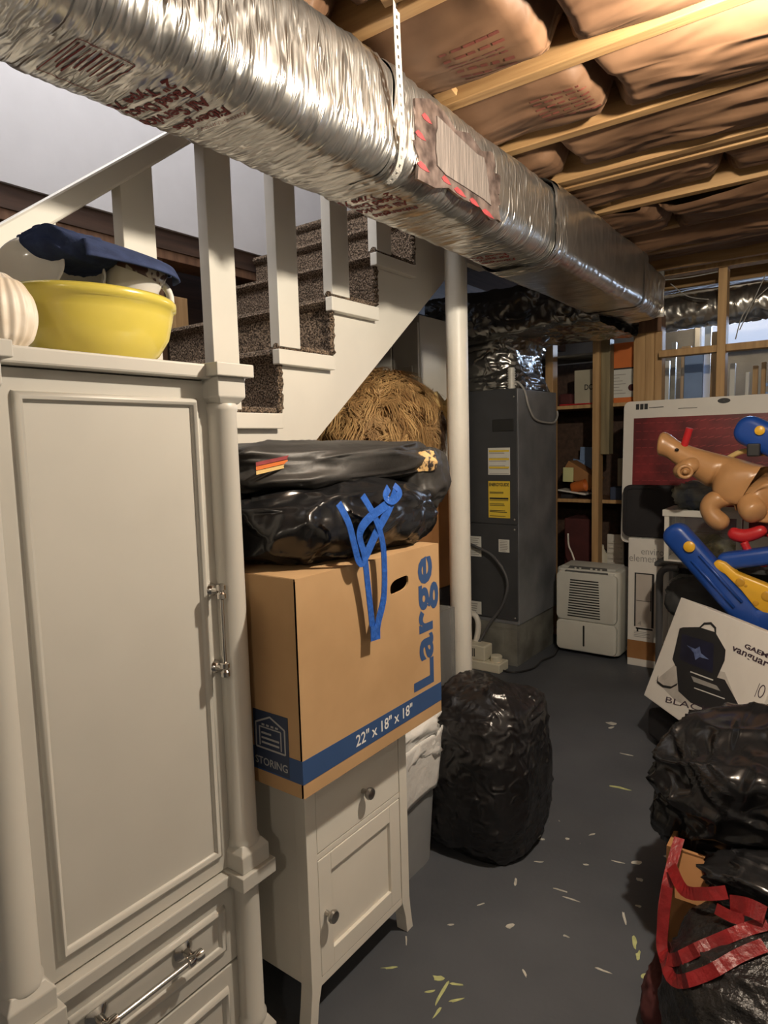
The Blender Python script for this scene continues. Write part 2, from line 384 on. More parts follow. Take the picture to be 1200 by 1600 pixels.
# --- left wall: drywall upstairs, bare framing below
wl = thing('wall_left', 'stairwell wall, white drywall above bare wooden framing', 'wall', (-2.5,1.5,0), kind='structure')
bx('drywall', M_drywall, wl, -2.56,-2.5,-2.6,3.75,2.305,4.6, bevel=0); bx('end_board', M_darkwood, wl, -2.56,-2.5,3.75,6.5,2.22,2.53, bevel=0)
bx('sheathing', M_darkwood, wl, -2.80,-2.76,-2.6,7.2,0,2.56, bevel=0)
bx('rim_board', M_darkwood, wl, -2.56,-2.515,-2.6,4.6,2.22,2.305)
for i in range(15):
    y = -2.2+i*0.40
    bx('stud', M_studd, wl, -2.76+.13,-2.53, y, y+.04, 0, 2.22)
bx('plate', M_studd, wl, -2.66,-2.52,-2.6,4.6,2.18,2.22)
# pale board between the studs by the balusters
tag(bx('leaning_board', M_studz, None, -2.52,-2.49,1.86,1.93,0,2.02), 'pale offcut board leaning between studs beyond the stairs', 'board')
wu = tag(bx('wall_upstairs', M_drywall, None, -2.5,-0.9,3.75,3.85,2.50,4.6, bevel=0), 'white wall at the top of the stairs', 'wall', kind='structure')
tag(bx('wall_stairwell', M_drywall, None, -1.44,-1.38,-2.6,3.75,2.55,4.6, bevel=0), 'white upstairs wall over the header', 'wall', kind='structure')
tag(bx('wall_stairwell_front', M_drywall, None, -2.5,-1.44,-2.7,-2.6,2.3,4.6, bevel=0), 'white upstairs wall behind the viewer', 'wall', kind='structure')
tag(bx('ceiling_upstairs', M_drywall, None, -2.56,-1.38,-2.7,3.85,4.6,4.66, bevel=0), 'white ceiling over the stairwell', 'ceiling', kind='structure')
tag(bx('floor_upstairs', M_carpet, None, -2.5,-1.46,2.90,3.75,2.40,2.485, bevel=0.01), 'carpeted landing at the top of the stairs', 'floor', kind='structure')
tag(bx('trim_1', M_white, None, -2.48,-1.5,3.735,3.75,2.485,2.60), 'white baseboard on the landing', 'trim', kind='structure')
# --- ceiling: subfloor, joists, batts, bridging
ce = thing('ceiling', 'open basement ceiling of wooden joists and brown paper insulation', 'ceiling', (0,1.5,2.28), kind='structure')
bx('subfloor', M_darkwood, ce, -1.44,1.6,-2.6,6.5,2.53,2.56, bevel=0)
bx('subfloor', M_darkwood, ce, -2.8,-1.44,3.85,6.5,2.53,2.56, bevel=0)
bx('header', M_joist, ce, -1.46,-1.40,-2.6,4.2,2.28,2.53)
JO = [(-2.3,-2.26),(-1.86,-1.82),(-1.4,-1.36),(-.96,-.92),(-.5,-.46),(0.02,.06),(.44,.48),(.85,.89),(1.262,1.302),(1.677,1.717),(2.06,2.10),(2.42,2.53),(2.845,2.885),(3.23,3.27),(3.62,3.66),(4.02,4.06),(4.60,4.64),(5.1,5.14),(5.6,5.64),(6.1,6.14)]
for i, (a, b_) in enumerate(JO):
    if i == 11:
        for k in range(3):
            yy = a + k*0.037; dz = (0.0, 0.006, 0.0)[k]
            bx('joist', M_joist, ce, -1.40,1.6,yy,yy+0.0355,2.28+dz,2.53, bevel=0.003)
    else: bx('joist', M_joist, ce, -1.40,1.6,a,b_,2.28,2.53, bevel=0.003)
def batt(ya, yb, seed, sag, mid, breaks, nx=150):
    x0, x1 = -1.39, 1.55
    b = MB()
    def fn(u, v):
        x = x0+(x1-x0)*u; y = ya+(yb-ya)*v
        e = abs(2*v-1)
        z = 2.28 + mid + 0.055*e**4*(0.7+1.3*nz((x*1.3,seed,0))) - sag*(1-e*e)*(0.6+0.8*nz((x*2.0,seed*3.1,2)))
        z += 0.020*nz((x*1.1, v*1.2, seed)) + 0.010*ridge((x*1.5, v*2.6+x*.8, seed),1,0) + 0.008*ridge((x*2.2+.6*nz((x*3,v*2,seed)), v*5.5+x*.7, seed),1,3) + 0.003*ridge((x*6, v*11+x, seed),1,7)
        for q in breaks: z += 0.10*math.exp(-((x-q+0.06*(e**2))/0.022)**2)
        yj = y + 0.012*nz((x*6, v*3, seed+4))*(1-e)
        return (x, yj, min(z, 2.47))
    b.grid(fn, nx, 22)
    return b.build('insulation_batt', M_kraft, ce, smooth=True)
cfg = {0:(0,.05),1:(0,.05),2:(0,.05),3:(0,.05),4:(0,.05),5:(0,.05),6:(.02,.0),7:(.02,-.01),8:(.04,-.012),9:(.04,-.012),10:(.03,.0),11:(.02,.0),12:(.06,-.02),13:(.07,-.01),14:(.02,.03),15:(.0,.06),16:(.03,.05),17:(.03,.05),18:(.03,.05)}
BR = {6:[-.6],7:[-.95,.3],8:[-.60,.9],9:[-.60,.8],10:[-.86],11:[-.45,.5],12:[-.70,.1],13:[-.2]}
for i in range(len(JO)-1):
    if i in (0,1,2,3): nx = 60
    else: nx = 150
    batt(JO[i][1]+.001, JO[i+1][0]-.001, i*2.3+1, *cfg[i], BR.get(i, []), nx)
# cross bridging between joists
for p, q in (((-.54,2.535,2.30),(-.54,2.84,2.44)),((-.885,2.535,2.44),(-.93,2.84,2.31)),((-1.0,1.31,2.42),(-.98,1.675,2.30)),((-.83,.90,2.42),(-.86,1.26,2.30))):
    MB().beam(p, q, 0.06, 0.019).build('bridging', M_joist, ce, bevel=0.002)
for (bi, x0, y0, nr, ln) in ((8,-.86,1.42,7,.16),(9,-.80,1.80,7,.16),(9,.15,1.80,6,.2),(8,-.28,1.40,6,.18)):
    bt = [o for o in ce.children if o.name.startswith('insulation_batt')][bi]; tree = bvh(bt); pb = MB()
    for r in range(nr):
        for cseg in range(5):
            xa = x0+cseg*ln/5+.004; xb = xa+ln/5*(.55+.4*rnd.random()); vs_ = []; ok = True
            for i in range(5):
                for dy in (0, .007):
                    p = Vector((xa+(xb-xa)*i/4, y0+r*.021+dy, 2.1)); hh = tree.ray_cast(p, Vector((0,0,1)))[0]
                    if not hh: ok = False; break
                    vs_.append(hh-Vector((0,0,.001)))
            if ok and len(vs_) == 10: pb.add(vs_, [(2*i,2*i+1,2*i+3,2*i+2) for i in range(4)])
    pb.build('printed_rows', M_kraftp, bt)['kind'] = 'stuff'
# --- back stud wall (toward the storage room)
wb = thing('wall_back', 'open stud wall of bare lumber in front of the storage room', 'wall', (-1,4.3,0), kind='structure')
bx('top_plate', M_studz, wb, -1.10,1.6,4.20,4.29,2.285,2.335, bevel=.003)
bx('header_beam', M_studd, wb, -2.45,-1.05,4.28,4.39,1.985,2.09, bevel=.003)
for x0, x1, z0, z1, yy, m in ((-2.30,-2.26,0,1.985,4.3,M_studz),(-1.795,-1.742,0,1.985,4.3,M_studz),(-1.474,-1.430,0,1.985,4.3,M_studz),(-1.429,-1.372,1.245,1.984,4.33,M_studg),
                      (-1.217,-1.146,0,2.02,4.3,M_studz),(-1.145,-1.092,0,2.04,4.295,M_studz),(-1.091,-1.048,0,2.0,4.3,M_studz),(-.732,-.686,0,2.284,4.21,M_studz),(-.30,-.255,0,2.284,4.21,M_studz),(.12,.165,0,2.284,4.21,M_studz)):
    bx('stud', m, wb, x0,x1,yy,yy+.085,z0,z1, bevel=.003)
for x0, x1 in ((-1.048,-.732),(-.686,-.30),(-.255,.12)):
    bx('blocking', M_studz, wb, x0,x1,4.22,4.30,1.822,1.862, bevel=.003)
bx('bottom_plate', M_studd, wb, -2.45,1.6,4.3,4.385,0,.04, bevel=.003)
# ================================================================== staircase
st = thing('staircase', 'carpeted brown staircase with white cut stringer climbing to landing', 'staircase', (-2.0,1.0,0))
RISE, RUN = 0.205, 0.2665
XS0, XS1 = -2.49, -1.56
def zk(k): return 0.025 + RISE*k
def yk(k): return 1.54 + RUN*(k-8)
poly = []
for k in range(1, 13):
    poly += [(yk(k)+.025, zk(k-1) if k > 1 else 0.0), (yk(k)+.025, zk(k)-.03)]
top = (yk(12)+.40, zk(12)-.03)
poly += [top, (top[0], zk(12)-.30)]
yl = lambda z: 1.715 + (z-1.363)/0.787
poly += [(yl(zk(12)-.30) if yl(zk(12)-.30) < top[0] else top[0]-.01, zk(12)-.30), (yl(0.0), 0.0)]
MB().prism(poly, 'x', -1.60, -1.56).build('stringer', M_white, st, bevel=.0015)
for k in range(1, 13):
    y0, z1 = yk(k), zk(k)
    # carpeted tread with rolled nosing and riser
    pr = [(y0+.05, z1-.04), (y0+.012, z1-.040), (y0, z1-.030), (y0-.006, z1-.016), (y0, z1-.002), (y0+.015, z1+.003), (y0+RUN+.06, z1+.003), (y0+RUN+.06, z1-.04)]
    t = MB().prism(pr, 'x', XS0, XS1-.004).build('tread', M_carpet, st, smooth=2)
    bx('riser', M_carpet, st, XS0, XS1-.006, y0+.012, y0+.045, zk(k-1) if k > 1 else 0, z1-.035)
    # white return nosing
    rt = bx('return_nosing', M_white, st, -1.559, -1.527, y0-.012, y0+RUN-.005, z1-.052, z1-.004, bevel=.003)
    # ragged carpet edge over it
    b = MB(); rr = random.Random(k)
    pts = [(XS1+.012+.004*rr.random(), y0-.010+i*.009, z1+.002+.004*rr.random()) for i in range(int(RUN/.009))]
    b.tube(pts, [0.010+.005*rr.random() for _ in pts], 6); 
    pts = [(XS1+.004+.004*rr.random(), y0+.006+.006*rr.random(), zk(k-1)+.01+i*.009) for i in range(int(RISE/.009)-1)]
    b.tube(pts, [0.009+.005*rr.random() for _ in pts], 6)
    b.build('carpet_edge', M_carpet, st)
rl = thing('stair_railing', 'white wooden stair railing with wide flat balusters', 'railing', (-1.55,1.0,0.8))
slope = RISE/RUN
hr = lambda y: 1.845 + slope*(y-.707)
b = MB(); a0, a1 = -.05, 2.45
b.prism([(a0,hr(a0)-.062),(a0,hr(a0)),(a1,hr(a1)),(a1,hr(a1)-.062)], 'x', -1.592, -1.500)
b.build('handrail', M_white, rl, bevel=.006)
for k in range(3, 12):
    y0 = yk(k)-.005; y1 = y0+.095
    if y0 < 0: continue
    MB().prism([(y0,zk(k)+.004),(y1,zk(k)+.004),(y1,hr(y1)-.062),(y0,hr(y0)-.062)], 'x', -1.572, -1.530).build('baluster', M_white, rl, bevel=.002)
# ================================================================== support column
po = thing('support_column', 'white round steel support column beside the stairs', 'column', (-1.46,2.535,0))
MB().lathe([(.0475,.012),(.0475,2.262)], 32, (-1.46,2.535,0)).build('shaft', M_pole, po, smooth=2)
bx('base_plate', M_pole, po, -1.54,-1.38,2.455,2.615,0,.012); bx('cap_plate', M_pole, po, -1.54,-1.38,2.455,2.615,2.262,2.279)
# ================================================================== trunk duct
du = thing('air_duct', 'silver foil wrapped air duct running under the joists', 'duct', (-1.07,1.4,2.1))
def rrect(t, hw, hh, r):
    """rounded rectangle perimeter point, t in 0..1"""
    segs = [(2*(hw-r)), PI*r/2, 2*(hh-r), PI*r/2]*2
    P = sum(segs); s = t*P; 
    cx = [(hw-r,-hh+r),(hw-r,hh-r),(-hw+r,hh-r),(-hw+r,-hh+r)]
    pos = 0
    lines = [((-hw+r,-hh),(1,0)),((hw,-hh+r),(0,1)),((hw-r,hh),(-1,0)),((-hw,hh-r),(0,-1))]
    for i in range(8):
        if s <= segs[i] or i == 7:
            if i % 2 == 0: (x,z),(dx,dz) = lines[i//2]; return x+dx*s, z+dz*s
            c = cx[i//2]; a = -PI/2 + (i//2)*PI/2 + s/r; return c[0]+r*math.cos(a), c[1]+r*math.sin(a)
        s -= segs[i]
def duct(y0, y1, x0, x1, z0, z1, r, wr, seed, ny, nc=72, lump=0.006, pinch=None, f=1.0):
    cx, cz, hw, hh = (x0+x1)/2, (z0+z1)/2, (x1-x0)/2, (z1-z0)/2
    def fn(u, v):
        y = y0+(y1-y0)*u; px, pz = rrect(v, hw, hh, r)
        n = Vector((px/hw, pz/hh)).normalized()
        q = (px, y, pz)
        d = lump*nz(q, 4.0, seed) + wr*ridge((px*5, y*38*f+3*nz(q,7,seed), pz*5), 1, seed) + wr*.8*nz((px*9, y*75*f, pz*9), 1, seed+5)
        if pinch: d -= 0.012*math.exp(-((y-pinch)/.03)**2)
        k = 1.0
        return (cx+px+n.x*d, y, cz+pz+n.y*d)
    return MB().grid(fn, ny, nc, cv=True)
tr = duct(-1.2, 2.36, -1.215, -.925, 1.985, 2.255, .075, .0032, 1, 420, pinch=1.36).build('trunk', M_foil, du, smooth=True)
t2 = duct(2.33, 3.46, -1.225, -.92, 1.985, 2.265, .05, .0016, 7, 120, lump=.006, f=.5).build('end_section', M_foil2, du, smooth=True)
duct(3.44, 3.88, -1.20, -.935, 1.99, 2.25, .07, .004, 9, 60, lump=.012, f=.7).build('collar_section', M_foil2, du, smooth=True)
duct(2.29, 2.40, -1.222, -.916, 1.978, 2.264, .075, .004, 13, 24, f=1.4).build('foil_tape', M_foil, du, smooth=True)
duct(3.40, 3.47, -1.228, -.916, 1.98, 2.268, .05, .003, 15, 14).build('foil_tape', M_foil2, du, smooth=True)
duct(1.33, 1.40, -1.208, -.93, 1.990, 2.25, .07, .008, 17, 16, lump=.012).build('foil_tape', M_foil, du, smooth=True)
MB().box(-1.2,-.94,3.87,3.885,2.0,2.24).build('end_cap', M_foil2, du)
BT = bvh(tr)
XM, YP = (-1,0,0), (0,1,0)
def ductprint(x, y, s, lines):
    for i, (t, wd) in enumerate(lines):
        txt('lettering', t, M_red, du, (x, y-i*s*1.18, 1.97), (-1,-.12,0), (-.12,1,0), width=wd, height=s*.95 if t[0] != '2' else s, bold=.028, project=BT)
ductprint(-1.000, .872, .034, (('Fiberglas',.135),('All Service',.17),('Faced Duct',.155),('2" Type 75',.165)))
ductprint(-1.010, 1.535, .034, (('Fiberglas',.135),('All Service',.155),('Faced Duct',.155),('2" Type 75',.16)))
ductprint(-1.030, 2.19, .030, (('Fiberglas',.125),('All Service',.15),('Faced Duct',.15)))
txt('lettering', 'OWENS-CORNING', M_red, du, (-.985,.915,1.97), (-1,-.12,0), (-.12,1,0), width=.12, height=.011, project=BT)
# printed notice box
b = MB()
def pline(b, p, q, w_):
    p, q = Vector(p), Vector(q); n = max(2, int((q-p).length/.006)); d = (q-p).normalized(); s = Vector((-d.y,d.x,0))*w_/2
    vs = []
    for i in range(n+1):
        c = p.lerp(q, i/n)
        for sg in (-1, 1):
            h = BT.ray_cast(c+s*sg-Vector((0,0,.3)), Vector((0,0,1)))[0]; vs.append((h if h else c)-Vector((0,0,.0012)))
    b.add(vs, [(2*i,2*i+1,2*i+3,2*i+2) for i in range(n)])
q = [(-1.005,.60,1.97),(-1.005,.70,1.97),(-1.13,.70,1.97),(-1.13,.60,1.97)]
for i in range(4): pline(b, q[i], q[(i+1)%4], .0022)
for i in range(9): pline(b, (-1.015,.61+i*.0095,1.97), (-1.015-.105*(.6+.4*rnd.random()),.61+i*.0095,1.97), .0028)
b.build('printed_notice', M_red, du)
# torn patch on the side face
def wob(pts, k, s):
    out = []
    for p, q in zip(pts, pts[1:]+pts[:1]):
        for i in range(6):
            t = i/6; out.append((p[0]+(q[0]-p[0])*t + k*nz((p[0]*9+t*5,s,p[1]*7),1,s), p[1]+(q[1]-p[1])*t + k*nz((s,t*5,p[0]*11),1,s+2)))
    return out
pa = MB().prism(wob([(1.42,2.005),(1.415,2.19),(1.80,2.185),(1.87,2.10),(1.86,1.998)],.035,1), 'x', -.926, -.918).build('patch', M_frame, du)
MB().prism(wob([(1.50,2.045),(1.505,2.165),(1.76,2.145),(1.80,2.03)],.012,4), 'x', -.919, -.9145).build('patch_window', M_patch, pa)
for y, z, l, a in ((1.44,2.03,.06,.2),(1.46,2.15,.05,1.3),(1.55,2.03,.05,.3),(1.62,2.02,.07,.25),(1.70,2.015,.06,.1),(1.78,2.005,.08,.15),(1.58,2.14,.04,.4),(1.66,2.08,.05,.3),(1.43,2.10,.05,1.4)):
    R = Matrix.Rotation(a, 3, 'X')
    MB().prism([(y-l*.45,z-.003),(y-l*.2,z+.007),(y+l*.15,z+.003),(y+l*.5,z-.008),(y+l*.2,z-.010),(y-l*.25,z-.009)], 'x', -.9185, -.9165).build('red_tape', M_pink, pa)
# dark smears of mastic along the crease
# hanger strap with punched holes
sp_ = thing('hanger_strap', 'perforated metal hanger strap holding the foil duct', 'strap', (-.925,1.36,2.28))
b = MB(); wS, hS = .022, .018
zt = 2.46; pz = []
path = [(-.850,1.255,2.42),(-.862,1.258,2.29),(-.892,1.31,2.13),(-.912,1.345,2.06),(-.932,1.355,2.00),(-.97,1.36,1.976)]
path = catmull(path, 12)
L = [0]
for p, q in zip(path, path[1:]): L.append(L[-1]+(q-p).length)
def along(s):
    for i in range(len(path)-1):
        if s <= L[i+1]: return path[i].lerp(path[i+1], (s-L[i])/(L[i+1]-L[i]))
    return path[-1]
n = int(L[-1]/hS)
for sgn in (-1, 1):
    strip(b, [along(i*hS)+Vector((0,sgn*.0075,0)) for i in range(n+1)], .009, (0,1,0), th=.0015)
for i in range(n+1):
    s0 = i*hS; strip(b, [along(max(0,s0-.0055)), along(s0+.0055)], .012, (0,1,0), th=.0015)
b.build('perforated_band', mat('strap_zinc',(0.52,0.50,0.46),.45,.4,var=.05), sp_)
MB().lathe([(.010,0),(.010,.004),(.006,.007)], 10, (-.853,1.254,2.38), Matrix.Rotation(PI/2,3,'X')).build('screw', M_nickel, sp_)
# ================================================================== armoire
ar = thing('armoire', 'tall pale grey armoire with fluted corner columns and chrome handles', 'armoire', (-1.26,.655,0))
b = MB(); b.box(-1.47,-1.45,.40,.905,.06,1.483); b.box(-1.45,-1.075,.40,.418,.06,1.483); b.box(-1.45,-1.075,.887,.905,.06,1.483); b.box(-1.45,-1.075,.418,.887,.06,.08)
b.build('carcass', M_arm, ar, bevel=.001)
bx('top_board', M_arm, ar, -1.49,-1.022,.36,.925,1.483,1.510, bevel=.004)
door = bx('door', M_arm, ar, -1.075,-1.05,.447,.8635,.478,1.481, bevel=.002)
def frame_mould(b, y0, y1, z0, z1, x, w=.017, h=.011):
    prof = [(0,0),(.2,.75),(.5,1.0),(.8,.75),(1,0)]
    cor = [(y0,z0,1,1),(y1,z0,-1,1),(y1,z1,-1,-1),(y0,z1,1,-1)]
    vs = []
    for (y,z,sy,sz) in cor:
        for t, k in prof: vs.append((x+k*h, y+sy*t*w, z+sz*t*w))
    n = len(prof); fs = []
    for i in range(4):
        j = (i+1) % 4
        for k in range(n-1): fs.append((i*n+k,j*n+k,j*n+k+1,i*n+k+1))
    return b.add(vs, fs)
frame_mould(MB(), .479,.822,.512,1.447,-1.0505).build('moulding', M_arm, door, smooth=2)
bx('ledge', M_arm, ar, -1.09,-1.030,.43,.88,.449,.474, bevel=.003)
dr1 = bx('drawer', M_arm, ar, -1.075,-1.05,.449,.862,.268,.446, bevel=.002)
frame_mould(MB(), .485,.820,.305,.405,-1.0505).build('moulding', M_arm, dr1, smooth=2)
dr2 = bx('drawer', M_arm, ar, -1.075,-1.05,.449,.862,.075,.262, bevel=.002)
frame_mould(MB(), .485,.820,.112,.222,-1.0505).build('moulding', M_arm, dr2, smooth=2)
for cy in (.415, .872):
    cx = -1.038
    c = MB().lathe([(.0305,.118),(.0305,.128),(.0265,.134),(.0265,.425),(.0315,.430),(.0315,.440),(.027,.444)], 28, (cx,cy,0)).build('lower_column', M_arm, ar, smooth=2)
    b = MB(); b.box(cx-.045,cx+.045,cy-.045,cy+.045,.0,.045)
    b.add([(cx+sx*.036,cy+sy*.036,.045) for sx in (-1,1) for sy in (-1,1)]+[(cx+sx*.036,cy+sy*.036,.095) for sx in (-1,1) for sy in (-1,1)]+[(cx+sx*.024,cy+sy*.024,.118) for sx in (-1,1) for sy in (-1,1)],
          [(0,2,3,1),(0,1,5,4),(1,3,7,5),(3,2,6,7),(2,0,4,6),(4,5,9,8),(5,7,11,9),(7,6,10,11),(6,4,8,10),(8,9,11,10)])
    b.build('base_block', M_arm, ar, bevel=.002)
    b = MB(); b.box(cx-.046,cx+.046,cy-.046,cy+.046,.446,.478)
    z0 = .478
    b.add([(cx+sx*.037,cy+sy*.037,z0) for sx in (-1,1) for sy in (-1,1)]+[(cx+sx*.037,cy+sy*.037,z0+.036) for sx in (-1,1) for sy in (-1,1)]+[(cx+sx*.026,cy+sy*.026,z0+.052) for sx in (-1,1) for sy in (-1,1)],
          [(0,2,3,1),(0,1,5,4),(1,3,7,5),(3,2,6,7),(2,0,4,6),(4,5,9,8),(5,7,11,9),(7,6,10,11),(6,4,8,10),(8,9,11,10)])
    b.build('middle_block', M_arm, ar, bevel=.002)
    MB().lathe([(.033,.526),(.033,.534),(.0295,.54),(.0285,1.418),(.031,1.424),(.031,1.432),(.029,1.437)], 32, (cx,cy,0)).build('column', M_arm, ar, smooth=2)
    b = MB()
    b.add([(cx+sx*.024,cy+sy*.024,1.436) for sx in (-1,1) for sy in (-1,1)]+[(cx+sx*.034,cy+sy*.034,1.449) for sx in (-1,1) for sy in (-1,1)]+[(cx+sx*.034,cy+sy*.034,1.487) for sx in (-1,1) for sy in (-1,1)],
          [(0,2,3,1),(0,1,5,4),(1,3,7,5),(3,2,6,7),(2,0,4,6),(4,5,9,8),(5,7,11,9),(7,6,10,11),(6,4,8,10),(8,9,11,10)])
    b.box(cx-.045,cx+.048,cy-.046,cy+.046,1.487,1.512)
    b.build('capital', M_arm, ar, bevel=.002)
RX = Matrix.Rotation(PI/2, 3, 'Y')   # lathe axis z -> +x
h = MB()
for z in (1.072, .915):
    h.lathe([(.013,0),(.0145,.004),(.013,.010),(.007,.016),(.006,.030),(.008,.034)], 18, (-1.05,.826,z), RX)
    h.lathe([(.004,-.016),(.0095,-.013),(.0095,-.004),(.006,0),(.0095,.004),(.0095,.013),(.004,.016)], 16, (-1.012,.826,z))
h.tube([(-1.012,.826,1.072),(-1.012,.826,.915)], .0042, 10)
h.build('handle', M_chrome, door, smooth=2)
for dr, z in ((dr1,.375),(dr2,.185)):
    h = MB()
    for y in (.535,.715):
        h.lathe([(.021,0),(.022,.004),(.018,.008),(.008,.013),(.007,.030),(.010,.034)], 20, (-1.05,y,z), RX)
        h.lathe([(.004,-.020),(.0105,-.016),(.0105,-.006),(.0075,0),(.0105,.006),(.0105,.016),(.004,.020)], 16, (-1.010,y,z), Matrix.Rotation(PI/2,3,'X'))
    h.tube([(-1.010,.535,z),(-1.010,.715,z)], .0055, 12)
    h.build('handle', M_chrome, dr, smooth=2)
# ------------------------------------------------------------------ on the armoire
zt = 1.5105
bc = (-1.235,.735)
yb = thing('mixing_bowl', 'large yellow mixing bowl on top of the armoire', 'bowl', (bc[0],bc[1],zt))
prof = [(.082,0),(.088,.004),(.125,.030),(.147,.062),(.157,.100),(.160,.118),(.166,.120),(.167,.132),(.163,.137),(.158,.135),(.152,.118),(.150,.095),(.138,.060),(.115,.032),(.08,.014),(.001,.012)]
MB().lathe(prof, 64, (bc[0],bc[1],zt), sx=.80, sy=.98).build('bowl_body', M_yellow, yb, smooth=True)
# mug with handle, leaning in the bowl
def mug(name, label, c, R, r, hgt, m, band=None, handle=True):
    t = thing(name, label, 'mug', c)
    c = Vector(c)
    MB().lathe([(r*.6,0),(r*.75,.004),(r*.86,hgt*.35),(r*.97,hgt*.8),(r*1.02,hgt),(r*.96,hgt),(r*.9,hgt*.8),(r*.78,hgt*.3),(.001,.008)], 36, c, R).build('cup_body', m, t, smooth=True)
    if band: MB().lathe([(r*.965,hgt*.74),(r*1.025,hgt*.975),(r*1.04,hgt*.975),(r*.98,hgt*.74)], 36, c, R, cap=False).build('patterned_band', band, t, smooth=True)
    if handle:
        pts = [c + R @ Vector((0, r*.9+ .05*math.sin(a)*.85, hgt*(.5-.36*math.cos(a)))) for a in [PI*i/12 for i in range(13)]]
        MB().tube(pts, .0075, 10).build('handle', m, t, smooth=True)
    return t
M_band = mat('mug_band', (0.10,0.05,0.04), 0.3, col2=(0.52,0.47,0.40), scale=90, detail=0, ramp=(.47,.53))
Rm = Matrix.Rotation(math.radians(-14),3,'X') @ Matrix.Rotation(math.radians(14),3,'Y')
mug('mug', 'white mug with plaid band and loop handle in the yellow bowl', (-1.215,.782,zt+.112), Rm, .058, .105, M_china, M_band)
def aim(d, roll=0.0):
    return Vector(d).to_track_quat('Z', 'Y').to_matrix() @ Matrix.Rotation(roll, 3, 'Z')
mug('cup', 'white cup lying tilted under the navy cap', (-1.265,.735,zt+.140), aim((.72,-.60,.42)), .050, .075, M_china, None, False)
bw = thing('dish', 'white glazed dish standing on edge in the yellow bowl', 'dish', (-1.25,.60,zt+.10))
MB().lathe([(.025,0),(.035,.002),(.052,.014),(.060,.028),(.057,.028),(.048,.017),(.032,.007),(.001,.006)], 40, (-1.25,.632,zt+.168), aim((.62,-.62,.30))).build('dish_body', M_china, bw, smooth=True)
# cap: soft crown folded flat with a curved brim
cp = thing('baseball_cap', 'navy blue baseball cap lying on the cups', 'cap', (-1.22,.74,zt+.2))
def capz(p):
    if p.y < .64: p.z += .35*(.64-p.y)
    p.z -= .12*(p.y-.66)
    return p
bagmesh((-1.225,.690,zt+.215),(.075,.072,.026),71,ex=.75,lump=.14,lf=1.4,fold=.09,ff=1.2,fine=.0,nu=70,nv=36,squash=capz).build('crown', M_navy, cp, smooth=True)
def brim(u, v):
    s = 2*v-1; wv = .100*math.sqrt(max(0,1-u**3))+.004
    x = -1.205 + s*wv + .015*u; y = .678 + .210*u - .03*s*s*(1-u)
    z = zt+.240 - .016*u - .006*u*u - .060*max(0,s)**2*(1-.35*u) - .02*min(0,s)**2
    return (x, y, z)
MB().grid(brim, 26, 22).build('brim', M_navy, cp, smooth=True, thick=.004)
# scallop shell at the left edge
sh = thing('seashell', 'ribbed cream seashell at the left of the armoire top', 'shell', (-1.13,.525,zt))
def shell(u, v):
    a = PI*u; t = PI*(v-.5); rib = 1+.045*math.cos(u*2*PI*18)
    r = .058*rib
    return (-1.135 + r*.75*math.cos(t)*math.cos(2*a), .515 + r*math.cos(t)*math.sin(2*a)*.9, zt+.063 + .064*math.sin(t)*(1+.03*math.cos(v*40)))
MB().grid(shell, 110, 40, cu=True).build('shell_body', M_shell, sh, smooth=True)
# ================================================================== small cabinet
sc = thing('bedside_cabinet', 'small white cabinet with drawer and door under the moving box', 'cabinet', (-1.16,1.205,0))
x1, xb, y0, y1, zt2 = -.985, -1.345, 1.005, 1.402, .630
b = MB(); b.box(xb,x1-.022,y0+.002,y0+.02,.105,.612); b.box(xb,x1-.022,y1-.02,y1-.002,.105,.612); b.box(xb,xb+.012,y0+.02,y1-.02,.105,.612); b.box(xb+.012,x1-.022,y0+.02,y1-.02,.105,.12)
b.build('body', M_white, sc, bevel=.001)
bx('top', M_white, sc, xb-.005,x1+.004,y0-.006,y1+.006,.612,.630, bevel=.003)
for yy, s in ((y0,1),(y1,-1)):
    for xx, front in ((x1,1),(xb+.035,0)):
        poly = [(yy,.612),(yy+s*.034,.612),(yy+s*.034,.10),(yy+s*.020,.05),(yy+s*.014,.0),(yy-s*.014,.0),(yy-s*.006,.05),(yy,.10)]
        MB().prism(poly,'x',xx-.035,xx).build('leg', M_white, sc, bevel=.001)
b = MB(); 
for za, zb in ((.569,.612),(.402,.417),(.092,.112)): bx('rail', M_white, sc, x1-.022,x1-.002,y0+.034,y1-.034,za,zb, bevel=.001)
dw = bx('drawer', M_white, sc, x1-.02,x1-.001,y0+.036,y1-.036,.419,.567, bevel=.0015)
fr = MB(); frame_mould(fr, y0+.056,y1-.056,.439,.547,x1-.0012,.006,-.0035); 
fr.build('groove', mat('groove_paint',(0.42,0.40,0.36),.6,var=.03), dw)
b = MB(); ya, yb2, za, zb2 = y0+.036, y1-.036, .114, .400
b.box(x1-.02,x1-.001,ya,ya+.045,za,zb2); b.box(x1-.02,x1-.001,yb2-.045,yb2,za,zb2); b.box(x1-.02,x1-.001,ya+.045,yb2-.045,za,za+.045); b.box(x1-.02,x1-.001,ya+.045,yb2-.045,zb2-.045,zb2)
dd = b.build('door', M_white, sc, bevel=.0015)
bx('door_panel', M_white, dd, x1-.018,x1-.010,ya+.04,yb2-.04,za+.04,zb2-.04)
for par, y, z in ((dw,1.212,.493),(dd,1.062,.262)):
    MB().lathe([(.007,-.002),(.0055,.006),(.006,.010),(.013,.016),(.0155,.022),(.0135,.028),(.006,.031)],20,(x1,y,z),RX).build('knob', M_nickel, par, smooth=2)
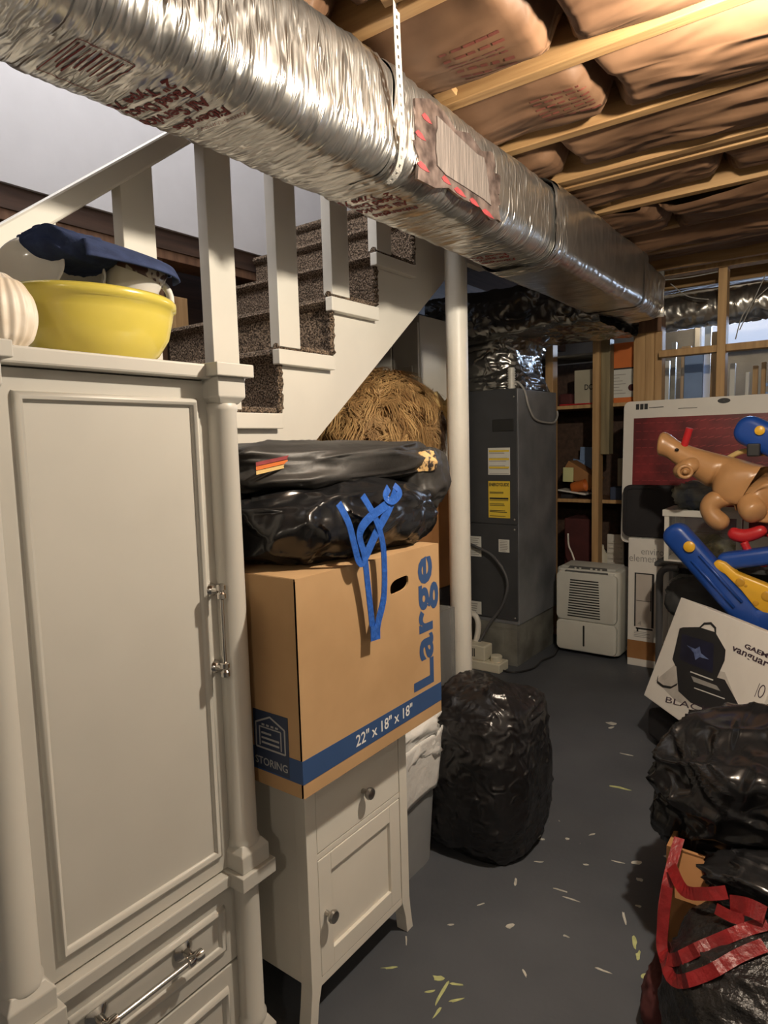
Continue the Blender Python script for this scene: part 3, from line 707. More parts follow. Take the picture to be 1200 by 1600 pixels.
# ================================================================== moving box
mb_ = thing('moving_box', 'large brown cardboard moving box with blue stripe on white cabinet', 'box', (-1.13,1.19,.632))
X1, X0, Y0, Y1, Z0, Z1 = -.905, -1.362, .922, 1.459, .6315, 1.088
b = MB(); t = .005
b.box(X0,X0+t,Y0,Y1,Z0,Z1); b.box(X0+t,X1-t,Y0,Y0+t,Z0,Z1); b.box(X0+t,X1-t,Y1-t,Y1,Z0,Z1); b.box(X0+t,X1-t,Y0+t,Y1-t,Z0,Z0+t)
# front face with an oval hand hole
hy, hz, hw, hh = 1.278, 1.011, .0385, .0165
b.build('carton', M_card, mb_)
fp = []; hole = []
for i in range(24):
    a = 2*PI*i/24; hole.append((hy+math.copysign(abs(math.cos(a))**.6,math.cos(a))*hw, hz+math.copysign(abs(math.sin(a))**.7,math.sin(a))*hh+.006*math.cos(a)))
b = MB(); n = 24; outer = []
for (y, z) in hole:
    dy, dz = y-hy, z-hz
    k = min((Y1-hy)/dy if dy > 1e-6 else (Y0-hy)/dy if dy < -1e-6 else 1e9, (Z1-hz)/dz if dz > 1e-6 else (Z0-hz)/dz if dz < -1e-6 else 1e9)
    outer.append((hy+dy*k, hz+dz*k))
# add corners
cor = [(Y1,Z1),(Y0,Z1),(Y0,Z0),(Y1,Z0)]
fs = []; vs = []
for x in (X1, X1-t): vs += [(x,y,z) for y,z in hole] + [(x,y,z) for y,z in outer] + [(x,y,z) for y,z in cor]
m_ = 52
for s in (0, m_):
    for i in range(n):
        j = (i+1) % n; ci = None
        o1, o2 = outer[i], outer[j]
        for q, c_ in enumerate(cor):
            if abs(o1[0]-c_[0]) < 1e-6 and abs(o2[1]-c_[1]) < 1e-6 and abs(o1[1]-c_[1]) > 1e-6 or abs(o1[1]-c_[1]) < 1e-6 and abs(o2[0]-c_[0]) < 1e-6 and abs(o1[0]-c_[0]) > 1e-6: ci = q
        fs.append((s+i,s+j,s+24+j,s+48+ci,s+24+i) if ci is not None else (s+i,s+j,s+24+j,s+24+i))
for i in range(n): fs.append((i,(i+1)%n,m_+(i+1)%n,m_+i))
b.add(vs, fs); b.build('front_panel', M_card, mb_)
bx('flap', M_card, mb_, X0+.002,X1-.002,Y0+.002,Y0+.24,Z1-.004,Z1, bevel=0); bx('flap', M_card, mb_, X0+.002,X1-.002,Y1-.30,Y1-.002,Z1-.004,Z1, bevel=0)
bx('stripe', M_blue, mb_, X1,X1+.0008,Y0,Y1,.6625,.7125, bevel=0); bx('stripe', M_blue, mb_, X0,X1+.0008,Y0-.0008,Y0,.6625,.7125, bevel=0)
txt('lettering', '22" x 18" x 18"', M_pw, mb_, (X1+.0008,1.093,.675), (0,1,0), (0,0,1), width=.226, height=.028, bold=.012)
txt('lettering', 'Large', M_blue, mb_, (X1,1.453,.724), (0,0,1), (0,-1,0), width=.339, height=.123, bold=.028, spacing=1.04)
bx('panel_print', M_dblue, mb_, -1.045,-.942,Y0-.001,Y0,.666,.796, bevel=0)
b = MB()
def fl(b, p, q, w_=.0035):
    p, q = [Vector((t_[0]*.963,Y0-.0015,1.35-(1.35-t_[1])*.963)) for t_ in (p, q)]; strip(b, [p,q], w_, (q-p).cross(Vector((0,1,0))), th=.0008)
hs = [(-1.078,.690),(-1.078,.745),(-1.032,.765),(-.988,.745),(-.988,.690)]
for p, q in zip(hs, hs[1:]+hs[:1]): fl(b, p, q)
hs = [(-1.066,.695),(-1.066,.738),(-1.0,.738),(-1.0,.695)]
for p, q in zip(hs, hs[1:]): fl(b, p, q, .0025)
for k in range(4): fl(b, (-1.058+k*.014,.744),(-1.05+k*.014,.744),.004)
for k in range(3): fl(b, (-1.06,.703+k*.011),(-1.006 if k != 2 else -1.03,.703+k*.011),.004)
b.build('house_icon', mat('print_pale',(0.42,0.42,0.42),.6,var=.03), mb_)
txt('lettering', 'STORING', MATS['print_pale'], mb_, (-1.043,Y0-.0008,.676), (1,0,0), (0,0,1), width=.096, height=.017, bold=.01)
# ------------------------------------------------------------------ black bag on the box, blue drawstring
gb = thing('garbage_bag', 'glossy black garbage bag with blue drawstring on the moving box', 'bag', (-1.15,1.24,1.09))
bagmesh((-1.148,1.255,1.170), (.226,.312,.098), 3, ex=.70, lump=.09, lf=1.3, fold=.09, ff=1.5, fine=.006, st=(1,1,.5), zmin=1.0895, nu=130, nv=70).build('bag_body', M_blackp, gb, smooth=True)
GB = bvh(gb.children[0])
def hug(pts, tree, off=.006):
    out = []; e = Vector((0,0,CAM_H))
    for p in pts:
        d = (p-e); L_ = d.length; d.normalize(); h = tree.ray_cast(e, d)
        out.append(h[0]-d*off if h[0] and h[3] < L_+off else p)
    return out
def flatup(pp):
    return [(Vector((1,0,0.25)).cross(pp[min(i+1,len(pp)-1)]-pp[max(i-1,0)])).normalized() for i in range(len(pp))]
b = MB()
def rib(pts, w_, up, k=6): 
    pp = hug([Vector((p.x*.963, p.y*.963, 1.35-(1.35-p.z)*.963)) for p in catmull(pts, k)], GB); strip(b, pp, w_, flatup(pp), th=.0015)
xr = -.925
rib([(xr-.01,1.285,1.245),(xr+.005,1.25,1.225),(xr+.012,1.27,1.215),(xr+.005,1.31,1.232),(xr-.005,1.30,1.25)], .018, (0,.3,1))
rib([(xr,1.30,1.235),(xr+.01,1.255,1.195),(xr+.012,1.205,1.15),(xr+.012,1.155,1.095),(xr+.012,1.135,1.090),(xr+.012,1.120,1.13),(xr+.01,1.105,1.18),(xr,1.085,1.225)], .020, (0,.75,.65))
rib([(xr,1.30,1.22),(xr+.01,1.24,1.205),(xr+.012,1.17,1.18),(xr+.012,1.14,1.15),(xr+.012,1.155,1.10),(xr+.008,1.168,1.04),(xr+.006,1.178,.98),(xr+.006,1.186,.92),(xr+.008,1.190,.898)], .020, (0,1,.15))
rib([(xr,1.17,1.235),(xr+.012,1.20,1.18),(xr+.012,1.225,1.12),(xr+.01,1.232,1.05),(xr+.008,1.228,.985),(xr+.008,1.205,.935),(xr+.009,1.195,.900)], .020, (0,1,.1))
rib([(xr+.009,1.192,.93),(xr+.010,1.19,.895)], .034, (0,1,0))
b.build('drawstring', M_ribbon, gb)
# ------------------------------------------------------------------ leather jacket folded over the bag
jk = thing('leather_jacket', 'folded dark leather jacket with striped sleeve and patch on bag', 'jacket', (-1.18,1.25,1.26))
def jf(p):
    return p
bagmesh((-1.18,1.285,1.301), (.19,.342,.056), 8, ex=.55, lump=.10, lf=1.1, fold=.10, ff=1.1, fine=.004, nu=120, nv=56).build('jacket_body', M_leather, jk, smooth=True)
jl = bagmesh((-1.05,1.585,1.25), (.07,.075,.085), 12, ex=.65, lump=.15, fold=.12, ff=1.3, nu=60, nv=40).build('collar', M_leather, jk, smooth=True)
JB = BVHTree.FromPolygons([v.co+ORIG[jk.name] for v in jk.children[0].data.vertices], [tuple(p.vertices) for p in jk.children[0].data.polygons])
def drape(poly, name, m, d=Vector((-1,0,-.35)), off=.004, org=None):
    """cloth patch in (y, s) laid on the jacket along direction d"""
    d = d.normalized(); nrm = Vector((0,1,0)); up = d.cross(nrm).normalized()
    if up.z < 0: up = -up
    vs = []; (a, b_, c_, e) = poly; nU, nV = 48, 18
    for i in range(nU):
        for j in range(nV):
            u, v = i/(nU-1), j/(nV-1)
            y = (a[0]*(1-u)+b_[0]*u)*(1-v)+(e[0]*(1-u)+c_[0]*u)*v; z = (a[1]*(1-u)+b_[1]*u)*(1-v)+(e[1]*(1-u)+c_[1]*u)*v
            p = Vector((-1.03,y,z)); h = JB.ray_cast(p-d*.5, d); nn = h[1] if h[0] else -d
            if nn.dot(d) > 0: nn = -nn
            vs.append((h[0] if h[0] else p)+nn*off)
    b = MB(); b.add(vs, [(i*nV+j,(i+1)*nV+j,(i+1)*nV+j+1,i*nV+j+1) for i in range(nU-1) for j in range(nV-1)])
    return b.build(name, m, jk, smooth=True)
M_patchp = mat('jacket_patch', (0.03,0.02,0.018), 0.6, col2=(0.62,0.40,0.17), scale=60, detail=2, ramp=(.40,.50))
drape([(1.36,1.280),(1.56,1.255),(1.565,1.31),(1.365,1.340)], 'patch', M_patchp)
txt('lettering', 'ZED', M_bow, jk, (-1.003,1.40,1.30), (0,.75,-.65), (-.5,.5,.55), width=.05, height=.022)
drape([(1.385,1.298),(1.40,1.285),(1.412,1.305),(1.392,1.318)], 'pink_patch', M_pink)
drape([(1.335,1.328),(1.375,1.30),(1.385,1.306),(1.345,1.338)], 'pink_patch', M_pink)
for k, m in enumerate((M_pink, M_orange, M_bow)):
    drape([(.945,1.318-k*.009),(1.11,1.338-k*.009),(1.11,1.331-k*.009),(.945,1.310-k*.009)], 'sleeve_stripe', m)
# ================================================================== under the stairs
lk = thing('metal_locker', 'pale metal locker cabinet standing under the stairs', 'cabinet', (-2.3,3.4,0))
bx('body', M_white, lk, -2.46,-1.965,3.02,3.42,0,2.03, bevel=.004)
for x0, x1 in ((-2.455,-2.145),(-2.135,-1.97)):
    d = bx('door', M_white, lk, x0,x1,3.005,3.02,.03,1.99, bevel=.003)
    b = MB(); b.box(x1-.13 if x0 < -2.2 else x0+.075, x1-.07 if x0 < -2.2 else x0+.13, 2.998,3.005,1.725,1.765)
    b.build('recessed_pull', M_pvc, d, bevel=.003)
cr_ = thing('plastic_crate', 'dark crate at the bottom of the stack beneath the stairs', 'crate', (-1.85,2.5,0))
bx('crate_body', M_dgrey, cr_, -2.12,-1.60,2.24,2.72,0,.66, bevel=.008); bx('rim', M_dgrey, cr_, -2.13,-1.59,2.23,2.73,.62,.67, bevel=.006)
bb = thing('tall_carton', 'plain brown carton stacked beneath the furry mane', 'box', (-1.85,2.5,.67))
bx('carton', M_card2, bb, -2.11,-1.60,2.25,2.70,.671,1.20, bevel=.003); bx('tape', M_card, bb, -2.11,-1.60,2.45,2.50,1.20,1.2008, bevel=0)
bx('label', M_label, bb, -1.5995,-1.5988,2.33,2.40,1.02,1.13, bevel=0)
# furry lion-mane costume piece
fu = thing('fur_costume', 'shaggy golden brown furry mane costume under the stairs', 'costume', (-1.78,2.45,1.2))
fc, frd = Vector((-1.80,2.44,1.43)), Vector((.22,.36,.225))
core = bagmesh(fc, frd*.93, 21, ex=.9, lump=.10, lf=1.5, fold=.0, nu=60, nv=40, zmin=1.202).build('padding', M_fur, fu, smooth=True)
rf = random.Random(11)
vs = []; fs = []; tints = []
clumps = []
for i in range(620):
    z = rf.uniform(-.95,1); a = rf.uniform(0,2*PI); r = math.sqrt(1-z*z)
    d = Vector((r*math.cos(a), r*math.sin(a), z)); clumps.append((d, Vector((rf.gauss(0,.5),rf.gauss(0,.5),rf.gauss(0,.35)-.75)), rf.uniform(.08,.17), rf.uniform(0,6)))
for d, flow, ln, ph in clumps:
    tint = rf.random()
    for k in range(22):
        dd = (d + Vector((rf.gauss(0,.05),rf.gauss(0,.05),rf.gauss(0,.05)))).normalized()
        kk = 1 + .10*nz(dd,1.5,21*13.7)
        p0 = fc + Vector((dd.x*frd.x, dd.y*frd.y, dd.z*frd.z))*.93*kk
        if p0.z < 1.205: continue
        n = Vector((dd.x/frd.x, dd.y/frd.y, dd.z/frd.z)).normalized()
        t = (flow - n*flow.dot(n)).normalized(); s = n.cross(t)
        L_ = ln*rf.uniform(.75,1.15); base = len(vs); S = 7
        for j in range(S+1):
            q = j/S
            p = p0 + t*L_*q + n*(.030*math.sin(q*PI*.75)+.004) + s*(.016*math.sin(q*7.5+ph)) - Vector((0,0,.012*q*q))
            wv = .0032*(1-.75*q)
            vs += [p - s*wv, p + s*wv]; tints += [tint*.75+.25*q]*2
        for j in range(S): fs.append((base+2*j, base+2*j+1, base+2*j+3, base+2*j+2))
h = MB(); h.v = vs; h.f = fs
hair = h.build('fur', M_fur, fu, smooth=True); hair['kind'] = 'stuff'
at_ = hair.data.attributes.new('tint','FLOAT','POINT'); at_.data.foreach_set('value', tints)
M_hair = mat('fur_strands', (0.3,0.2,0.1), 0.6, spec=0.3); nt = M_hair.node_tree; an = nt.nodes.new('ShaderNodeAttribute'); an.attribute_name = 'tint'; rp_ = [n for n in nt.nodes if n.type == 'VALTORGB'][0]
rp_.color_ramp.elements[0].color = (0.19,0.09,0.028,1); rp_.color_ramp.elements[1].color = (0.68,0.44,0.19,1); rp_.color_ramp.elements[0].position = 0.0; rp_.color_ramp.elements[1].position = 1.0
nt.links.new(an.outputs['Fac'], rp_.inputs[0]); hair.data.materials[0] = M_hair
b = MB()
strip(b, catmull([(-1.60,2.56,1.57),(-1.575,2.58,1.53),(-1.57,2.60,1.50)],6), .055, (0,1,.4), th=.008)
strip(b, catmull([(-1.57,2.60,1.505),(-1.565,2.64,1.53),(-1.575,2.665,1.56)],6), .05, (0,.7,-.7), th=.008)
strip(b, catmull([(-1.568,2.61,1.50),(-1.56,2.635,1.45),(-1.565,2.66,1.40)],6), .05, (0,1,.2), th=.008)
b.lathe([(.004,-.02),(.018,-.012),(.020,0),(.018,.012),(.004,.02)],12,(-1.562,2.605,1.505))
b.build('bow', M_bow, fu, smooth=True)
# ================================================================== floor items in the aisle
tc_ = thing('trash_can', 'grey plastic trash can with white liner beside the small cabinet', 'trash can', (-1.20,1.615,0))
def can(z): return .105+.055*z
b = MB()
prof = []
def sq(u, z, k=1.0, e=.35):
    a = 2*PI*u; f = lambda c: math.copysign(abs(c)**e, c)
    return (-1.21+can(z)*k*f(math.cos(a)), 1.605+(can(z)*1.12)*k*f(math.sin(a)), z)
zs = [(.0,1),(.02,1),(.40,1),(.405,1.06),(.425,1.06),(.425,.98),(.10,.95),(.02,.94)]
b.grid(lambda u,v: sq(u, zs[min(len(zs)-1,round(v*(len(zs)-1)))][0], zs[min(len(zs)-1,round(v*(len(zs)-1)))][1]), 48, len(zs), cu=True)
b.prism([sq(i/48,0)[:2] for i in range(48)], 'z', .0, .012)
b.build('can_body', M_can, tc_, smooth=2)
def lin(u, v):
    z = .262+.185*v + .045*nz((math.cos(2*PI*u)*2,math.sin(2*PI*u)*2,0),1,4)*(1-v)
    x, y, _ = sq(u, z, 1.13+.045*nz((math.cos(2*PI*u)*5,math.sin(2*PI*u)*5,v*2),1,2), .4)
    return (x, y, z + .02*nz((u*20,v,1),1,0)*v)
ln_ = MB().grid(lin, 90, 14, cu=True).build('liner', M_liner, tc_, smooth=True, thick=.002)
bagmesh((-1.21,1.62,.43),(.135,.15,.085),31,ex=.7,lump=.2,fold=.15,ff=2.5,nu=60,nv=30).build('rubbish', M_liner, tc_, smooth=True)
b1 = thing('garbage_bag', 'stuffed black woven garbage bag standing on floor by the column', 'bag', (-1.03,1.93,0))
def tp(z): return .97 - .12*max(0,z)**2 + .03*min(0,z)*min(0,z)
bagmesh((-1.02,1.925,.262),(.195,.205,.280),5,ex=.58,lump=.09,lf=1.2,fold=.035,ff=1.6,fine=.008,zmin=.0,taper=tp,vert=2.4,nu=140,nv=90,st=(.6,.6,1.3)).build('bag_body', M_blackw, b1, smooth=True)
b = MB(); pts = []
for i in range(40):
    a = 2*PI*i/40; pts.append((-1.035+.185*math.cos(a)*(1+.05*nz((a,1,0),1,1)), 1.955+.19*math.sin(a), .445+.022*math.sin(a*2+1)+.012*nz((a*3,2,0),1,3)))
b.tube(pts, [.012+.005*nz((i,1,2),.8,2) for i in range(40)], 8, closed=True)
b.build('rolled_hem', M_blackw, b1, smooth=True)
bagmesh((-1.16,1.90,.455),(.055,.05,.04),17,ex=.8,lump=.2,fold=.15,ff=3,nu=40,nv=24).build('knot', M_blackw, b1, smooth=True)
ab = thing('acrylic_bin', 'clear acrylic bin standing behind the moving box', 'bin', (-1.42,2.15,0))
b = MB(); zA, zB = .0, .70
for d in ((-1.53,-1.31,2.08,2.085,zA,zB),(-1.53,-1.31,2.22,2.225,zA,zB),(-1.53,-1.525,2.085,2.22,zA,zB),(-1.315,-1.31,2.085,2.22,zA,zB),(-1.525,-1.315,2.085,2.22,zA,.006)): b.box(*d)
b.build('bin_body', M_glass, ab)
bx('divider', M_glass, ab, -1.52,-1.32,2.15,2.154,.006,.60, bevel=0); bx('contents', M_dgrey, ab, -1.52,-1.34,2.095,2.14,.007,.55, bevel=.004)
# ================================================================== air handler
ah = thing('air_handler', 'dark grey air handler cabinet with notices on a metal stand', 'air handler', (-1.92,3.83,.25))
AX0, AX1, AY0, AY1, AZ0, AZ1 = -2.20, -1.645, 3.53, 4.12, .255, 1.648
bx('cabinet', M_ahus, ah, AX0,AX1,AY0+.012,AY1,AZ0,AZ1, bevel=.004)
bx('upper_panel', M_ahu, ah, AX0,AX1-.002,AY0,AY0+.012,.86,AZ1, bevel=.002)
bx('lower_panel', M_ahu, ah, AX0,AX1-.002,AY0,AY0+.012,AZ0+.03,.857, bevel=.002)
bx('view_port', M_slot, ah, -1.80,-1.664,AY0-.006,AY0,1.405,1.475, bevel=.003)
def notice(x0, x1, z0, z1, m, rows, seed=1, head=None):
    o = bx('notice_label', m, ah, x0,x1,AY0-.0012,AY0,z0,z1, bevel=0)
    b = MB(); r = random.Random(seed)
    for i, (f, hgt, mm) in enumerate(rows):
        z = z1-(z1-z0)*f
        b.box(x0+.008, x1-.008-(x1-x0)*.25*r.random(), AY0-.002, AY0-.0012, z-hgt/2, z+hgt/2)
    b.build('print_lines', rows[0][2], o)
    if head: txt('lettering', head, M_pk, o, (x0+.006,AY0-.0014,z1-.030), (1,0,0), (0,0,1), width=(x1-x0)-.012, height=.020, bold=.03)
    return o
notice(-1.832,-1.690,1.152,1.310,M_label,[(.10+.055*i+.12*(i//3),.004,M_pg) for i in range(10)])
b = MB()
for z in (1.294,1.246,1.197): b.box(-1.826,-1.696,AY0-.0022,AY0-.0012,z-.008,z+.003)
b.build('yellow_band', M_ylabel, ah)
notice(-1.832,-1.692,.896,1.114,M_ylabel,[(.30,.004,M_pk),(.33,.003,M_pk),(.47,.010,M_pk),(.52,.003,M_pk),(.62,.004,M_pk),(.66,.004,M_pk),(.80,.004,M_pk),(.84,.004,M_pk),(.95,.003,M_pk)],2,'ENERGYGUIDE')
notice(-2.0,-1.884,.652,.776,M_label,[(.1+.1*i,.004,M_pg) for i in range(9)],3)
notice(-1.768,-1.698,.692,.768,M_label,[(.12+.13*i,.004,M_pg) for i in range(7)],4)
notice(-2.0,-1.888,.293,.372,M_label,[(.2+.18*i,.006,M_pg) for i in range(5)],5)
b = MB()
for x, z in ((-1.665,.83),(-1.665,.30),(-1.665,.89),(-1.665,1.60)): b.lathe([(.006,0),(.006,.003),(.003,.005)],10,(x,AY0,z),Matrix.Rotation(PI/2,3,'X'))
b.build('screws', M_nickel, ah)
b = MB()
b.box(AX0+.0,AX1-.012,AY0+.012,AY0+.03,0,.255); b.box(AX1-.03,AX1-.012,AY0+.03,AY1-.02,0,.255); b.box(AX0,AX0+.018,AY0+.03,AY1-.02,0,.255); b.box(AX0,AX1-.01,AY0+.01,AY0+.016,.225,.255)
b.build('stand', M_galv, ah, bevel=.002)
bx('access_plate', M_galv, ah, -1.96,-1.74,AY0+.006,AY0+.012,.03,.21, bevel=.001)
# thermostat cable hanging on the side
MB().tube(catmull([(-1.72,3.60,1.66),(-1.68,3.60,1.69),(-1.640,3.62,1.64),(-1.632,3.66,1.55),(-1.63,3.75,1.475),(-1.63,3.93,1.455),(-1.63,4.05,1.46),(-1.63,4.10,1.50),(-1.64,4.12,1.53)],8), .0065, 8).build('cable', M_cable, ah, smooth=True)
MB().tube(catmull([(-1.97,3.515,.735),(-1.90,3.50,.715),(-1.80,3.49,.68),(-1.72,3.485,.60),(-1.69,3.485,.50),(-1.73,3.485,.37),(-1.80,3.48,.27),(-1.87,3.46,.14),(-1.91,3.44,.09)],8), .0085, 10).build('drain_hose', mat('grey_rubber',(0.085,0.085,0.09),.45,var=.1), ah, smooth=True)
MB().tube(catmull([(-2.02,3.50,.30),(-1.95,3.49,.305),(-1.90,3.485,.285),(-1.885,3.48,.22),(-1.90,3.46,.10)],8), .018, 14).build('condensate_pipe', M_pvc, ah, smooth=True)
b = MB()
b.lathe([(.019,1.648),(.019,1.77)],16,(-1.70,3.575,0)); 
for i in range(8): b.lathe([(.0235,1.655+i*.014),(.0235,1.662+i*.014)],16,(-1.70,3.575,0))
b.build('refrigerant_fitting', M_pvc, ah, smooth=2)
# crumpled foil plenum joining the air handler to the duct
pl = thing('supply_plenum', 'crumpled dark foil plenum between air handler and duct', 'plenum', (-1.9,3.8,1.65))
def plen(u, v):
    keys = [(1.650,-1.93,3.83,.27,.27),(1.70,-1.93,3.83,.25,.26),(1.76,-1.92,3.84,.21,.25),(1.86,-1.92,3.84,.20,.25),(1.93,-1.90,3.84,.22,.26),(1.99,-1.86,3.84,.30,.28),(2.06,-1.82,3.84,.36,.29),(2.19,-1.82,3.84,.36,.29)]
    t = v*(len(keys)-1); i = min(int(t), len(keys)-2); f = t-i
    z, cx, cy, hx, hy = [keys[i][k]*(1-f)+keys[i+1][k]*f for k in range(5)]
    a = 2*PI*u; g = lambda c: math.copysign(abs(c)**.4, c)
    p = Vector((cx+hx*g(math.cos(a)), cy+hy*g(math.sin(a)), z))
    d = .012*ridge(p, 7, 2) + .010*ridge((p.x*9,p.y*9,p.z*32),1,4) + .006*ridge(p, 26, 5)
    nn = Vector((math.cos(a), math.sin(a), 0))
    return p + nn*d
MB().grid(plen, 150, 90, cu=True).build('riser_wrap', M_foil3, pl, smooth=True)
def crossw(u, v):
    y0, y1, z0, z1 = 3.45, 4.15, 1.955, 2.20
    x = -2.2+1.05*u
    px, pz = rrect(v, (y1-y0)/2, (z1-z0)/2, .04)
    p = Vector((x, (y0+y1)/2+px, (z0+z1)/2+pz)); d = .012*ridge(p,8,3)+.006*ridge(p,22,1)
    q = Vector((0,px/((y1-y0)/2),pz/((z1-z0)/2))).normalized()
    return p+q*d
MB().grid(crossw, 100, 120, cv=True).build('cross_wrap', M_foil3, pl, smooth=True)
# condensate pump
cpump = thing('condensate_pump', 'cream condensate pump on the floor before the air handler', 'pump', (-1.84,3.44,0))
bx('tank', M_cream, cpump, -1.96,-1.69,3.37,3.49,0,.055, bevel=.006)
mo = bx('motor_housing', M_cream, cpump, -1.95,-1.79,3.38,3.48,.055,.145, bevel=.008)
for i in range(7): bx('vent_slot', M_slot, mo, -1.94+i*.013,-1.934+i*.013,3.378,3.3805,.075,.125, bevel=0)
MB().lathe([(.035,.055),(.035,.085),(.03,.09)],20,(-1.74,3.43,0)).build('cap', M_cream, cpump, smooth=2)
tag(MB().tube(catmull([(-1.70,3.42,.008),(-1.62,3.43,.008),(-1.56,3.55,.008),(-1.57,3.70,.008),(-1.55,3.85,.008),(-1.61,4.10,.008)],8), .006, 8).build('power_cord', M_hose, None, smooth=True), 'black power cord along the floor beside the air handler', 'cord')
# ================================================================== dehumidifier
dh = thing('dehumidifier', 'pale grey dehumidifier standing on the floor by the studs', 'dehumidifier', (-1.385,4.08,0))
DX0, DX1, DY0, DY1 = -1.585, -1.185, 3.94, 4.20
def rprism(x0,x1,y0,y1,r,n=6):
    out = []
    for cx, cy, a0 in ((x1-r,y1-r,0),(x0+r,y1-r,PI/2),(x0+r,y0+r,PI),(x1-r,y0+r,1.5*PI)):
        for i in range(n+1): a = a0+PI/2*i/n; out.append((cx+r*math.cos(a), cy+r*math.sin(a)))
    return out
MB().prism(rprism(DX0,DX1,DY0+.012,DY1,.05),'z',.02,.545).build('housing', M_dehum, dh, smooth=2, bevel=.012, seg=3)
def rpx(y, x0, x1, z0, z1, r, d): 
    return MB().prism([(a,b_) for a,b_ in rprism(x0,x1,z0,z1,r)],'y',y,y+d)
fr = rpx(DY0, DX0+.012, DX1-.012, .222, .525, .03, .03).build('front_panel', M_dehum, dh, smooth=2, bevel=.006)
bk = rpx(DY0, DX0+.012, DX1-.012, .028, .218, .03, .03).build('water_bucket', M_dehum, dh, smooth=2, bevel=.006)
rpx(DY0-.001, -1.402, -1.391, .062, .195, .005, .004).build('level_window', M_slot, bk)
for i in range(15):
    z = .245+i*.0163; k = .012*math.sin(i/14*PI)
    bx('grille_slot', M_slot, fr, -1.50+.004*i*.3,-1.295-.004*i*.2,DY0-.0012,DY0+.001,z,z+.0075, bevel=0)
MB().prism([(DY0+.006,.528),(DY0+.05,.556),(DY1-.05,.562),(DY1-.02,.54),(DY1-.02,.52),(DY0+.006,.52)],'x',DX0+.03,DX1-.03).build('top_cover', M_dehum, dh, smooth=2, bevel=.004)
cpn = MB(); cpn.add([(-1.52,DY0+.004,.53),(-1.25,DY0+.004,.53),(-1.27,DY0+.046,.558),(-1.50,DY0+.046,.558),(-1.52,DY0+.010,.52),(-1.25,DY0+.010,.52),(-1.27,DY0+.05,.548),(-1.50,DY0+.05,.548)],[(0,1,2,3),(4,7,6,5),(0,4,5,1),(1,5,6,2),(2,6,7,3),(3,7,4,0)])
cpn.build('control_panel', M_dehumd, dh)
for x in (-1.46,-1.43,-1.36,-1.33,-1.30): MB().lathe([(.007,.540),(.007,.553)],12,(x,DY0+.028,0)).build('button', M_dehum, dh, smooth=2)
for x in (DX0+.05, DX1-.05):
    for y in (DY0+.06, DY1-.05): MB().lathe([(.018,-.01),(.018,.01)],14,(x,y,.018),Matrix.Rotation(PI/2,3,'Y')).build('caster', M_hose, dh, smooth=2)
tag(MB().tube(catmull([(-1.62,4.26,.72),(-1.61,4.25,.64),(-1.58,4.24,.58),(-1.56,4.23,.50),(-1.57,4.225,.30),(-1.56,4.23,.01)],8), .006, 8).build('white_cord', M_pvc, None, smooth=True), 'white cord hanging down behind the dehumidifier', 'cord')
# ================================================================== cartons by the back wall
eb = thing('tall_carton', 'tall white carton lettered enviro elements beside the dehumidifier', 'box', (-1.03,4.03,0))
bx('carton', M_pbox, eb, -1.128,-.90,3.93,4.12,0,.765, bevel=.003)
bx('brown_band', M_card2, eb, -1.128,-.8995,3.9292,3.931,.045,.155, bevel=0)
txt('lettering','enviro',M_pg,eb,(-1.055,3.9298,.672),(1,0,0),(0,0,1),width=.125,height=.036)
txt('lettering','elements',M_pg,eb,(-1.122,3.9298,.628),(1,0,0),(0,0,1),width=.19,height=.042)
b = MB()
def fy(x0,x1,z0,z1,y=3.9288): b.box(x0,x1,y,y+.001,z0,z1)
fy(-1.09,-.985,.555,.562); fy(-1.09,-1.082,.24,.555); fy(-.993,-.98,.24,.56); fy(-1.08,-.985,.225,.235); fy(-1.08,-.99,.395,.398); fy(-1.0,-.995,.34,.46); fy(-1.075,-1.065,.21,.235)
b.build('picture_outline', M_pk, eb)
b = MB(); fy(-1.082,-.993,.24,.555,3.9292); b.build('picture_panel', mat('pale_print',(0.52,0.47,0.42),.6,var=.05), eb)
b = MB()
for i in range(4): fy(-1.09,-1.0-.02*(i%2),.178+i*.010,.181+i*.010)
b.build('small_print', M_pg, eb)
txt('lettering','4',M_pg,eb,(-1.068,3.9285,.250),(1,0,0),(0,0,1),width=.018,height=.024)
# big flat-screen style carton leaning on the studs
tv = thing('flat_carton', 'large white carton with dark red printed panel leaning on the studs', 'box', (-.6,4.1,.72))
def TVp(x, y, z):   # leans back slightly
    return (x, y + .05*(z-.72), z)
b = MB(); b.prism(rprism(-1.205,.10,.72,1.562,.035),'y',4.035,4.155)
b.v = [Vector(TVp(*p)) for p in b.v]; b.build('carton', M_pbox, tv, smooth=2, bevel=.002)
b = MB(); b.box(-1.145,.06,4.033,4.0355,.80,1.462); b.v = [Vector(TVp(*p)) for p in b.v]; rp = b.build('red_panel', M_tredr, tv)
b = MB(); rr = random.Random(3)
for i in range(13):
    for j in range(30):
        x = -1.13+.039*j+rr.uniform(-.004,.004); z = 1.43-.048*i
        if x > .03: continue
        if j > 6 and i < 7:
            sx = .02+.0012*j; b.add([TVp(x,4.0325,z), TVp(x+sx,4.0325,z+.008), TVp(x+sx,4.0325,z+.013), TVp(x,4.0325,z+.004)], [(0,1,2,3)])
        else: b.add([TVp(x,4.0325,z), TVp(x+.028,4.0325,z), TVp(x+.028,4.0325,z+.003), TVp(x,4.0325,z+.003)], [(0,1,2,3)])
b.build('mesh_print', mat('print_bright_red',(0.30,0.035,0.04),.4,var=.2), rp)['kind'] = 'stuff'
b = MB()
for i in range(3): b.box(-1.135+i*.024,-1.116+i*.024,4.0325,4.036,1.512,1.545)
